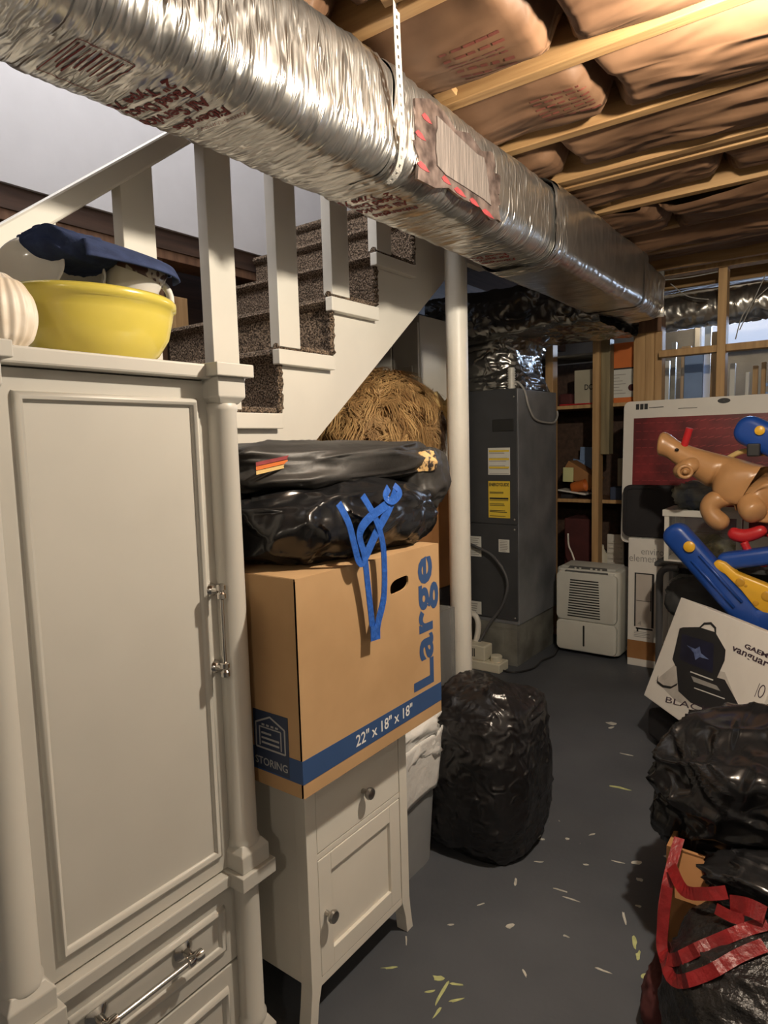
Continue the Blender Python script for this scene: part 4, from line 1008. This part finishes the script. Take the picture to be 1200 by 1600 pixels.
b.box(-1.06,-.98,4.0325,4.036,1.519,1.523); b.box(-.90,-.80,4.0325,4.036,1.506,1.509)
b.v = [Vector(TVp(*p)) for p in b.v]; b.build('carton_marks', M_pk, tv)
b = MB(); b.lathe([(.001,0),(.032,0),(.032,.002),(.001,.002)],20,(-.665,4.0755,1.538),Matrix.Rotation(PI/2,3,'X')@Matrix.Diagonal((1,.45,1)),cap=False); b.build('round_logo', M_pk, tv)
tk = thing('storage_chest', 'low dark storage chest under the leaning carton', 'chest', (-.4,4.1,0))
bx('chest_body', M_dgrey, tk, -.885,.10,4.03,4.18,0,.66, bevel=.006); bx('lid', M_dgrey, tk, -.89,.11,4.02,4.19,.66,.718, bevel=.006)
dp = thing('seat_cushion', 'dark padded cushion standing on the tall carton before the red panel', 'cushion', (-1.0,3.98,.77))
b = MB(); b.prism(rprism(-1.175,-.83,.766,1.072,.04),'y',3.965,4.012); b.build('pad', M_dgrey, dp, smooth=2, bevel=.012, seg=3)
MB().tube([(-1.15,3.963,.79),(-1.15,3.963,1.04),(-1.13,3.963,1.052),(-.88,3.963,1.052)], .003, 6).build('piping', M_pk, dp)
# ================================================================== utility table with tank
ut = thing('utility_cart', 'grey metal cart with bent tube frame below the glass tank', 'cart', (-.6,3.6,0))
bx('top_shelf', M_mgrey, ut, -.875,-.30,3.50,3.86,.690,.712, bevel=.004); bx('lower_shelf', M_mgrey, ut, -.855,-.30,3.52,3.86,.16,.18, bevel=.004)
for y in (3.50, 3.86):
    MB().tube(catmull([(-.845,y,0),(-.845,y,.3),(-.847,y,.58),(-.842,y,.655),(-.81,y,.684),(-.76,y,.688)],8), .017, 14).build('tube_leg', M_tube, ut, smooth=True)
    MB().tube([(-.33,y,0),(-.33,y,.69)], .017, 14).build('tube_leg', M_tube, ut, smooth=True)
tg = thing('fish_tank', 'small glass tank with white rim on the grey cart', 'tank', (-.66,3.7,.712))
for x in (-.83,-.50):
    for y in (3.56,3.78): bx('corner_post', M_pvc, tg, x-.011,x+.011,y-.011,y+.011,.713,.955)
b = MB(); b.box(-.85,-.48,3.545,3.57,.945,.978); b.box(-.85,-.48,3.77,3.795,.945,.978); b.box(-.85,-.82,3.57,3.77,.945,.978); b.box(-.51,-.48,3.57,3.77,.945,.978); b.build('rim', M_pvc, tg, bevel=.002)
b = MB(); b.box(-.82,-.51,3.555,3.558,.72,.945); b.box(-.82,-.51,3.782,3.785,.72,.945); b.box(-.838,-.835,3.57,3.77,.72,.945); b.build('glass_panes', M_glass, tg)
bx('base', M_pvc, tg, -.84,-.49,3.55,3.79,.713,.722, bevel=0)
bagmesh((-.68,3.67,.775),(.12,.09,.06),44,lump=.3,fold=.2,nu=36,nv=24).build('gravel_mound', mat('gravel',(0.10,0.09,0.03),.8,col2=(0.30,0.26,0.10),scale=70), tg, smooth=True)
bs = thing('plastic_bin', 'white plastic bin with lid on the lower shelf of the cart', 'bin', (-.66,3.66,.18))
bx('bin_body', M_pvc, bs, -.815,-.50,3.55,3.82,.181,.575, bevel=.01); bx('lid', M_pvc, bs, -.825,-.49,3.54,3.83,.575,.60, bevel=.006)
cb = tag(bagmesh((-.62,3.44,.555),(.17,.075,.10),55,ex=.6,lump=.1,fold=.06,nu=50,nv=30).build('cushion', M_mgrey, None, smooth=True), 'charcoal cloth cushion wedged behind the tilted console carton', 'cushion')
bl = thing('plastic_bag', 'crumpled clear and blue bag behind the toy horse', 'bag', (-.66,3.84,.98))
bagmesh((-.70,3.68,1.045),(.11,.075,.068),63,lump=.2,fold=.15,ff=3,nu=50,nv=30).build('bag_body', mat('blue_grey_film',(0.10,0.13,0.19),.25,col2=(0.34,0.33,0.25),scale=9), bl, smooth=True)
# ================================================================== toy rocking horse
th = thing('toy_horse', 'tan plastic riding horse toy tipped over on its blue frame', 'toy', (-.5,3.3,.98))
def skin(name, nodes, edges, m, parent, sub=2):
    o0 = ORIG[parent.name]
    me = bpy.data.meshes.new(name); me.from_pydata([Vector(n[0])-o0 for n in nodes], edges, []); me.update()
    o = bpy.data.objects.new(name, me); C.objects.link(o); o.parent = parent
    mod = o.modifiers.new('skin', 'SKIN'); mod.use_smooth_shade = True
    for i, n in enumerate(nodes):
        sv = me.skin_vertices[0].data[i]; r = n[1]; sv.radius = (r, r) if not isinstance(r, tuple) else r
        sv.use_root = (i == 0)
    ss = o.modifiers.new('sub', 'SUBSURF'); ss.levels = sub; ss.render_levels = sub
    me.materials.append(m); ORIG[o.name] = o0
    return o
ny = 3.30
nodes = [((-.46,ny,1.135),0.106),((-.555,ny,1.180),0.092),((-.63,ny,1.222),0.070),((-.695,ny-.005,1.252),0.062),((-.748,ny-.010,1.290),0.046),((-.790,ny-.012,1.318),0.066),((-.812,ny-.012,1.318),0.060),
         ((-.37,ny,1.08),0.109),((-.28,ny,1.035),0.104),((-.20,ny,1.0),0.083),
         ((-.52,ny-.055,1.085),0.061),((-.585,ny-.07,1.035),0.052),((-.560,ny-.075,.985),0.050),((-.495,ny-.078,.940),0.045),
         ((-.42,ny-.06,1.055),0.066),((-.405,ny-.10,1.025),0.059),((-.375,ny-.130,1.005),0.057)]
edges = [(0,1),(1,2),(2,3),(3,4),(4,5),(5,6),(0,7),(7,8),(8,9),(0,10),(10,11),(11,12),(12,13),(7,14),(14,15),(15,16)]
skin('horse_body', nodes, edges, M_tan, th)
skin('cheek', [((-.695,ny-.03,1.240),.066),((-.672,ny-.040,1.200),.076),((-.655,ny-.035,1.172),.060)], [(0,1),(1,2)], M_tan, th)
b = MB(); b.tube([(-.672+.026*math.cos(a),ny-.104+.010*math.cos(a),1.190+.026*math.sin(a)) for a in [2*PI*i/18 for i in range(18)]], .008, 8, closed=True)
b.lathe([(.001,-.012),(.010,-.008),(.012,0),(.010,.008),(.001,.012)],12,(-.672,ny-.102,1.190)); b.build('ear', M_tan, th, smooth=True)
MB().lathe([(.001,-.008),(.008,-.004),(.010,0),(.008,.004),(.001,.008)],12,(-.718,ny-.062,1.288)).build('eye', M_eye, th, smooth=True)
MB().lathe([(.001,-.005),(.005,-.003),(.005,.003),(.001,.005)],10,(-.80,ny-.050,1.325)).build('nostril', M_eye, th, smooth=True)
MB().tube([(-.700,ny-.02,1.29),(-.672,ny-.03,1.385)], [.016,.0165], 14).build('handle_grip', M_redp, th, smooth=2)
MB().tube(catmull([(-.53,ny+.04,1.24),(-.46,ny+.03,1.275),(-.38,ny+.02,1.265),(-.28,ny+.02,1.27)],8), .012, 10).build('mane_cord', M_bow, th, smooth=True)
skin('stirrup', [((-.50,ny-.078,.93),.032),((-.445,ny-.08,.90),.036),((-.385,ny-.085,.925),.030),((-.345,ny-.085,.95),.026)], [(0,1),(1,2),(2,3)], M_redp, th)
MB().tube(catmull([(-.43,ny-.10,.885),(-.40,ny-.10,.83),(-.35,ny-.10,.80),(-.31,ny-.10,.86),(-.33,ny-.10,.93)],6), .017, 10).build('foot_peg', M_redp, th, smooth=True)
def plank(p, q, wd, dp, name, m, r=.03):
    """rounded moulded plastic beam from p to q (in an x-z plane), width wd, depth dp along y"""
    p, q = Vector(p), Vector(q); d = q-p; L_ = d.length; x = d.normalized(); z = Vector((-x.z,0,x.x)); y = z.cross(x)
    R = Matrix((x,y,z)).transposed(); b = MB()
    poly = rprism(-L_/2-wd*.35, L_/2+wd*.35, -wd/2, wd/2, wd*.45)
    b.prism([(a,c_) for a,c_ in poly],'y',-dp/2,dp/2); mid = (p+q)/2
    b.v = [mid + R @ v for v in b.v]
    return b.build(name, m, th, smooth=2, bevel=min(r,dp*.3,wd*.3), seg=3), R, mid
yf = 3.14
f1, R1, m1 = plank((-.695,yf,.915),(-.375,yf,.555), .115, .10, 'frame_beam', M_bluep)
for k in (-.02,.02):
    b = MB(); p = Vector((-.60,yf-.052,.82)); q = Vector((-.43,yf-.052,.63)); s = R1 @ Vector((0,0,1))
    b.tube([p+s*k,q+s*k], .007, 8); b.build('raised_rib', M_bluep, f1, smooth=True)
f2, R2, m2 = plank((-.36,yf,.56),(-.02,yf+.05,.72), .12, .10, 'frame_beam', M_bluep)
f3, R3, m3 = plank((-.50,yf+.03,.80),(-.02,yf+.06,.905), .075, .09, 'frame_beam', M_bluep)
f4, R4, m4 = plank((-.44,3.28,1.37),(-.10,3.24,1.19), .13, .10, 'frame_arm', M_bluep)
MB().lathe([(.020,0),(.020,.010),(.012,.014)],16,(-.385,3.225,1.365),Matrix.Rotation(PI/2,3,'X')).build('bolt_cap', M_yelp, f4, smooth=2)
bx('pivot_block', M_hose, th, -.43,-.38,3.20,3.27,1.255,1.31, bevel=.006)
MB().lathe([(.024,0),(.024,.012),(.014,.018)],16,(-.625,yf-.05,.868),Matrix.Rotation(PI/2,3,'X')).build('bolt_cap', M_yelp, f1, smooth=2)
poly = [(-.535,.800),(-.515,.815),(-.485,.805),(-.44,.765),(-.30,.715),(-.22,.765),(-.02,.80),(-.02,.60),(-.22,.60),(-.335,.605),(-.37,.625),(-.42,.69),(-.485,.755),(-.525,.775)]
dk = MB().prism(poly,'y',yf-.045,yf+.02).build('deck_board', M_yelp, th, smooth=2, bevel=.010)
for x, z, r in ((-.425,.728,.017),(-.325,.678,.020),(-.365,.645,.010),(-.405,.715,.006)):
    MB().lathe([(r*1.3,-.002),(r,.003),(r*.6,.004)],16,(x,yf-.044,z),Matrix.Rotation(PI/2,3,'X')).build('recess', mat('yellow_dark_plastic',(0.50,0.26,0.02),.4,var=.05), dk, smooth=2)
MB().tube([(-.30,yf+.05,.56),(-.30,yf+.05,.0)], .02, 10).build('support_tube', M_bluep, th, smooth=2)
# ================================================================== tilted console carton
gm = thing('console_carton', 'white carton with black game case picture, tilted on one corner', 'box', (-.5,3.0,0))
gP = Vector((-.763,2.91,.224)); gx = Vector((.7068,-.7072,-.017)).normalized(); gz = Vector((.264,.241,.934)); gz = (gz-gx*gz.dot(gx)).normalized(); gn = gx.cross(gz)
GW, GH, GD = .62, .46, .16
def G(s, t, d=0.0): return gP + gx*s + gz*t + gn*d
b = MB(); b.obox(G(GW/2,GH/2,-GD/2), (GW,GD,GH), Matrix((gx,-gn,gz)).transposed()); b.build('carton', M_pbox, gm, bevel=.003)
def gpoly(pts, name, m, d=.0008):
    b = MB(); n = len(pts); b.add([G(s,t,d) for s,t in pts], [tuple(range(n))]); return b.build(name, m, gm)
gpoly([(.040,.085),(.13,.20),(.40,.26),(.54,.16),(.38,.08),(.20,.06)], 'picture_shadow', mat('soft_grey_print',(0.50,0.47,0.43),.6,var=.15,scale=14), .0005)
gpoly([(.134,.185),(.414,.235),(.522,.178),(.408,.102),(.289,.088),(.20,.10)], 'picture_base', M_pk, .0010)
gpoly([(.067,.334),(.085,.345),(.176,.374),(.276,.383),(.363,.337),(.378,.30),(.373,.222),(.129,.184),(.095,.203)], 'picture_lid', M_pk, .0012)
gpoly([(.094,.319),(.293,.339),(.344,.234),(.137,.218)], 'picture_screen', mat('print_midnight',(0.012,0.013,0.035),.4,var=.3), .0015)
gpoly([(.15,.285),(.205,.287),(.223,.305),(.245,.282),(.30,.275),(.245,.266),(.228,.247),(.205,.27)], 'picture_spark', mat('print_star',(0.16,0.22,0.42),.4,col2=(0.03,0.04,0.12),scale=30), .0018)
gpoly([(.238,.182),(.387,.200),(.415,.189),(.264,.167)], 'picture_opening', M_pg, .0015)
gpoly([(.279,.149),(.449,.174),(.449,.170),(.279,.145)], 'picture_slit', M_label, .0018); gpoly([(.225,.198),(.36,.214),(.36,.209),(.225,.193)], 'picture_slit', M_label, .0018)
b = MB(); strip(b, [G(.180,.370,.0015),G(.20,.396,.0015),G(.235,.408,.0015),G(.268,.398,.0015),G(.285,.372,.0015)], .010, [gz,gz-gx,gz,gz+gx,gz], th=.0008); b.build('picture_handle', M_pk, gm)
b = MB(); strip(b, [G(.047,.105,.0013),G(.056,.084,.0013),G(.10,.082,.0013),G(.15,.096,.0013),G(.178,.122,.0013)], .010, gz, th=.0008); b.build('picture_controller', M_pk, gm)
M_plum = mat('print_plum',(0.05,0.03,0.045),.5,var=.1)
txt('lettering','vanguard',M_plum,gm,G(.390,.338,.0006),gx,gz,width=.215,height=.034,bold=.02)
txt('lettering','GAEMS',M_plum,gm,G(.445,.375,.0006),gx,gz,width=.14,height=.017,bold=.03)
txt('lettering','BLACK',M_plum,gm,G(.150,.030,.0006),gx*.97+gz*.24,gz*.97-gx*.24,width=.27,height=.024)
txt('lettering','EDITION',M_plum,gm,G(.320,.026,.0006),gx*.97+gz*.24,gz*.97-gx*.24,width=.20,height=.015)
gpoly([(.572,.233),(.575,.233),(.575,.284),(.572,.284)], 'divider_line', M_plum)
b = MB(); b.tube([G(.594+.012*math.cos(a),.262+.022*math.sin(a),.001) for a in [2*PI*i/20 for i in range(20)]], .0016, 6, closed=True); b.build('round_mark', M_plum, gm)
su = thing('suitcase', 'black suitcase lying flat under the tilted carton', 'suitcase', (-.40,2.95,0))
b = MB(); R = Matrix.Rotation(math.radians(-45),3,'Z'); b.obox((-.455,2.86,.092),(.56,.30,.13),R); b.build('shell', M_dgrey, su, bevel=.02, seg=3)
for s, t in ((-.25,-.10),(.2,-.10),(-.25,.10),(.2,.10)):
    p = Vector((-.455,2.86,0)) + R @ Vector((s,t,0)); MB().lathe([(.022,-.012),(.022,.012)],14,(p.x,p.y,.0225),R @ Matrix.Rotation(PI/2,3,'Y')).build('wheel', M_hose, su, smooth=2)
# ================================================================== black bags at the right
rb = thing('open_carton', 'brown carton between the two black bags at right', 'box', (-.15,1.85,0))
b = MB()
for d in ((-.375,-.365,1.66,2.05,0,.33),(.08,.09,1.66,2.05,0,.33),(-.365,.08,1.66,1.67,0,.33),(-.365,.08,2.04,2.05,0,.33),(-.365,.08,1.67,2.04,0,.01)): b.box(*d)
b.build('carton', M_card2, rb, bevel=.001)
b = MB(); b.add([(-.36,1.665,.33),(.07,1.665,.33),(.05,1.60,.25),(-.34,1.60,.24)],[(0,1,2,3)]); b.build('flap', M_card2, rb, thick=.004)
ub = thing('garbage_bag', 'crumpled glossy black bag lying on the brown carton at right', 'bag', (-.15,1.95,.33))
bagmesh((-.105,1.93,.425),(.325,.26,.165),41,ex=.74,lump=.13,lf=1.3,fold=.10,ff=1.5,fine=.006,nu=170,nv=110,st=(1.2,.6,.9)).build('bag_body', M_blackp, ub, smooth=True)
bagmesh((-.31,1.87,.335),(.13,.14,.11),47,ex=.85,lump=.15,fold=.12,ff=1.4,fine=.006,nu=80,nv=50).build('bag_fold', M_blackp, ub, smooth=True)
lb = thing('garbage_bag', 'black bag with red drawstring in the lower right foreground', 'bag', (-.09,1.42,0))
bagmesh((-.065,1.44,.165),(.24,.20,.185),52,ex=.72,lump=.10,lf=1.5,fold=.05,ff=1.6,fine=.006,zmin=.0,nu=150,nv=100).build('bag_body', mat('black_film_pebbled',(0.012,0.011,0.011),.30,var=.1,bump=.8,bscale=60,bdist=.008), lb, smooth=True)
bagmesh((-.05,1.585,.355),(.20,.10,.055),58,ex=.8,lump=.2,fold=.15,ff=2.5,nu=70,nv=40).build('gathered_neck', M_blackp, lb, smooth=True)
LB = bvh(lb.children[0]); b = MB()
def faceup(pp):
    e = Vector((-.5,0,CAM_H)); return [((pp[i]-e).cross(pp[min(i+1,len(pp)-1)]-pp[max(i-1,0)])).normalized() for i in range(len(pp))]
def rr_(pts, w_, up):
    pp = hug(catmull(pts,6), LB, .010); strip(b, pp, w_, faceup(pp), th=.002)
rr_([(-.335,1.50,.33),(-.335,1.47,.27),(-.330,1.44,.22),(-.30,1.40,.235),(-.24,1.39,.30),(-.17,1.41,.355),(-.13,1.43,.375)], .024, (.1,-.5,1))
rr_([(-.330,1.44,.215),(-.29,1.37,.215),(-.23,1.36,.265),(-.17,1.375,.325),(-.13,1.39,.355)], .024, (.1,-.5,1))
rr_([(-.345,1.66,.36),(-.348,1.58,.315),(-.342,1.50,.28),(-.335,1.46,.24)], .024, (0,.3,1))
rr_([(-.345,1.58,.33),(-.30,1.50,.335),(-.25,1.47,.365),(-.21,1.47,.385)], .026, (0,-.4,1))
rr_([(-.20,1.45,.375),(-.165,1.43,.395),(-.135,1.43,.39)], .034, (0,.4,1))
rr_([(-.225,1.44,.36),(-.195,1.425,.365),(-.17,1.42,.37)], .022, (0,-.6,1))
b.build('drawstring', M_rr, lb)
tag(bagmesh((-.325,1.50,.07),(.05,.09,.07),66,ex=.7,lump=.15,fold=.1,zmin=.0,nu=40,nv=26).build('cloth_bundle', M_maroon, None, smooth=True), 'dark maroon cloth bundle on the floor beside the lower black bag', 'cloth')
# ================================================================== storage shelf behind the studs
sf = thing('storage_shelf', 'dark wooden storage shelf behind the open studs', 'shelf', (-1.6,4.6,0))
for z in (1.555, .918, .30): 
    bx('shelf_board', M_studd, sf, -2.30,-1.225,4.42,4.85,z,z+.02, bevel=.002)
    bx('front_edge', M_studz, sf, -2.30,-1.225,4.405,4.42,z-.002,z+.022, bevel=.002)
bx('back_panel', M_darkwood, sf, -2.30,-1.225,4.85,4.862,0,1.9, bevel=0); bx('side_panel', M_darkwood, sf, -2.31,-2.30,4.41,4.862,0,1.9, bevel=0); bx('side_panel', M_darkwood, sf, -1.225,-1.21,4.41,4.862,0,1.9, bevel=0)
S1, S2 = 1.5755, .9385
o = thing('storage_box', 'beige box lettered DC on the top shelf', 'box', (-1.58,4.5,S1)); bx('carton', M_olive, o, -1.645,-1.50,4.44,4.60,S1,S1+.235, bevel=.002)
txt('lettering','DC',M_pk,o,(-1.575,4.44,S1+.10),(1,0,0),(0,0,1),width=.055,height=.038,bold=.02)
o = thing('storage_box', 'orange and white printed box on the top shelf', 'box', (-1.32,4.5,S1)); bx('carton', M_orange, o, -1.415,-1.235,4.43,4.60,S1,S1+.385, bevel=.002)
bx('printed_panel', M_label, o, -1.413,-1.237,4.428,4.43,S1+.035,S1+.215, bevel=0)
b = MB()
for i in range(7): b.box(-1.39,-1.30-.02*(i%3),4.4268,4.428,S1+.06+i*.02,S1+.064+i*.02)
b.build('print_lines', M_pg, o); MB().lathe([(.022,0),(.022,.002)],16,(-1.262,4.4278,S1+.095),Matrix.Rotation(PI/2,3,'X')).build('print_spot', M_maroon, o)
bx('dark_line', M_pk, o, -1.413,-1.237,4.4275,4.43,S1+.215,S1+.225, bevel=0)
def item(name, label, cat, m, *d, bevel=.003): return tag(bx(name, m, None, *d, bevel=bevel), label, cat)
item('folded_cloth', 'red folded cloth at the left end of the top shelf', 'cloth', M_maroon, -1.76,-1.655,4.43,4.6,S1,S1+.085, bevel=.02)
item('magazine', 'thin red magazine at the front of the top shelf', 'magazine', M_redp, -1.74,-1.50,4.408,4.438,S1+.003,S1+.012)
def tilted(name, label, cat, m, c, size, ay, az=0, ax=0):
    R = Matrix.Rotation(az,3,'Z') @ Matrix.Rotation(ay,3,'Y') @ Matrix.Rotation(ax,3,'X')
    return tag(MB().obox(c,size,R).build(name, m, None, bevel=.003), label, cat)
tilted('carton', 'brown carton tipped over on the lower shelf', 'box', M_card2, (-1.64,4.60,S2+.155), (.24,.16,.10), .55)
tilted('blue_folder', 'pale blue folder standing upright on the lower shelf', 'folder', M_blight, (-1.65,4.74,S2+.24), (.13,.012,.22), .05)
tilted('booklet', 'blue booklet leaning behind the tipped carton', 'booklet', M_blight, (-1.725,4.72,S2+.20), (.09,.010,.12), .25)
tilted('sheet_pad', 'yellow green paper pad at the left of the lower shelf', 'paper', M_green, (-1.695,4.46,S2+.165), (.075,.008,.10), .02)
tilted('paper_stack', 'white loose papers under the orange cup', 'paper', M_label, (-1.66,4.50,S2+.045), (.20,.14,.012), .14)
item('carton', 'small dark carton under the paper pad', 'box', M_dgrey, -1.74,-1.66,4.44,4.58,S2,S2+.028)
oc = thing('orange_cup', 'orange plastic cup lying on the papers', 'cup', (-1.585,4.47,S2+.06))
MB().lathe([(.030,-.05),(.034,-.04),(.041,.045),(.044,.05),(.040,.05),(.034,.03),(.001,-.04)],24,(-1.62,4.46,S2+.085),Matrix.Rotation(math.radians(80),3,'Y')@Matrix.Identity(3)).build('cup_body', M_orange, oc, smooth=True)
item('storage_box', 'dark blue box at the right of the lower shelf', 'box', M_dblue, -1.395,-1.275,4.43,4.55,S2,S2+.085)
item('storage_box', 'grey brown box behind the dark blue box', 'box', M_olive, -1.40,-1.29,4.60,4.75,S2,S2+.27)
item('storage_bin', 'dark maroon bin on the bottom shelf', 'bin', M_maroon, -1.72,-1.53,4.45,4.70,.3205,.80, bevel=.01)
o = thing('vent_cover', 'white slatted vent cover on the bottom shelf', 'vent', (-1.37,4.45,.32)); bx('frame', M_pvc, o, -1.425,-1.315,4.47,4.49,.3205,.70, bevel=.003)
for i in range(9): bx('slat', M_pvc, o, -1.415,-1.325,4.460,4.472,.36+i*.035,.372+i*.035, bevel=.002)
o = thing('plastic_jug', 'pale jug on the bottom shelf behind the dehumidifier', 'jug', (-1.54,4.46,.32)); MB().lathe([(.05,0),(.06,.01),(.06,.18),(.05,.24),(.02,.27),(.018,.30),(.001,.301)],24,(-1.475,4.50,.3205)).build('jug_body', M_cream, o, smooth=True)
# ================================================================== storage room lumber, pipes and flexible duct
fd = thing('flexible_duct', 'shiny foil flexible duct hanging beyond the stud wall', 'duct', (-.4,4.55,2.1))
def fx(u, v):
    x = -1.15+2.0*u; a = 2*PI*v; r = .098+.007*ridge((x*14,math.cos(a)*1.2,math.sin(a)*1.2),1,2)+.006*ridge((x*30,math.cos(a)*2,math.sin(a)*2),1,5)
    return (x, 4.56+r*math.cos(a), 2.120+.04*(x+1)*.55+r*math.sin(a))
MB().grid(fx, 260, 40, cv=True).build('sleeve', M_foil2, fd, smooth=True)
bx('ceiling_panel', M_foil2, fd, -1.3,1.5,4.70,4.72,2.1,2.27, bevel=0)
def lean(name, label, m, x0, x1, z1, y, dep=.03, grp=None):
    b = MB(); b.box(x0,x1,y,y+dep,0,z1); 
    b.v = [Vector((p.x,p.y+.10*p.z/2,p.z)) for p in b.v]
    return tag(b.build(name, m, None, bevel=.002), label, 'board')
YL = 4.72
lean('trim_board', 'white trim board leaning nearest the triple studs', M_pvc, -1.155,-1.125,1.86,YL)
lean('trim_board', 'grey metal strip leaning beside the white trim board', M_galv, -1.115,-1.085,1.98,YL)
lean('plank', 'short tan plank leaning among the stored boards', M_studz, -1.06,-1.00,1.95,YL+.04)
lean('foam_board', 'pale blue foam board leaning in the storage room', M_blight, -1.02,-.91,1.90,YL-.04)
lean('trim_board', 'tall white board behind the blue foam board', M_pvc, -.915,-.875,2.10,YL+.02)
lean('plank', 'wide brown plank leaning right of the foam board', M_studz, -.87,-.78,2.02,YL)
lean('trim_board', 'white strip leaning by the single stud, left side', M_pvc, -.745,-.715,1.80,YL-.06)
lean('trim_board', 'white strip leaning just right of the single stud', M_pvc, -.66,-.64,1.74,YL-.03)
lean('plank', 'pale thin lath leaning right of the single stud', M_studz, -.625,-.595,1.78,YL)
lean('plank', 'second pale lath standing beside the first lath', M_studz, -.58,-.555,1.80,YL+.02)
rk = thing('storage_rack', 'blue grey rack with folded sheets in the storage room', 'rack', (-.2,5.0,0))
for z in (1.60, 1.66): bx('shelf_rail', M_blight, rk, -.58,.6,5.0,5.03,z,z+.022)
bx('panel', M_darkwood, rk, -.56,.6,5.2,5.22,0,2.0, bevel=0)
wr = thing('loose_wires', 'thin pale wires looping above the blocking', 'wire', (-.7,4.4,2.1))
for i, pts in enumerate((((-.66,4.36,1.9),(-.62,4.38,2.05),(-.50,4.40,2.18),(-.40,4.40,2.24)),((-.64,4.36,1.95),(-.58,4.38,2.10),(-.52,4.4,2.25)),((-1.02,4.36,2.27),(-.92,4.35,2.18),(-.80,4.33,2.14)),((-1.05,4.25,2.275),(-.9,4.24,2.265),(-.74,4.24,2.27)))):
    MB().tube(catmull(pts,8), .0035, 6).build('wire', M_cable, wr, smooth=True)
# bundles of pipes seen high behind the left studs
for i in range(6):
    y = 4.46+.062*i; r_ = (.012,.016,.012,.02,.012,.016)[i]
    tag(MB().tube([(-2.36,y,1.9005+r_),(-1.16,y,1.9005+r_)], r_, 10).build('steel_pipe', M_galv, None, smooth=2), ('frontmost thin','second fatter','third thin','fourth and thickest','fifth thin','rearmost fatter')[i] + ' grey pipe lying across the top of the storage shelf', 'pipe', 'grey pipes on top of the storage shelf')
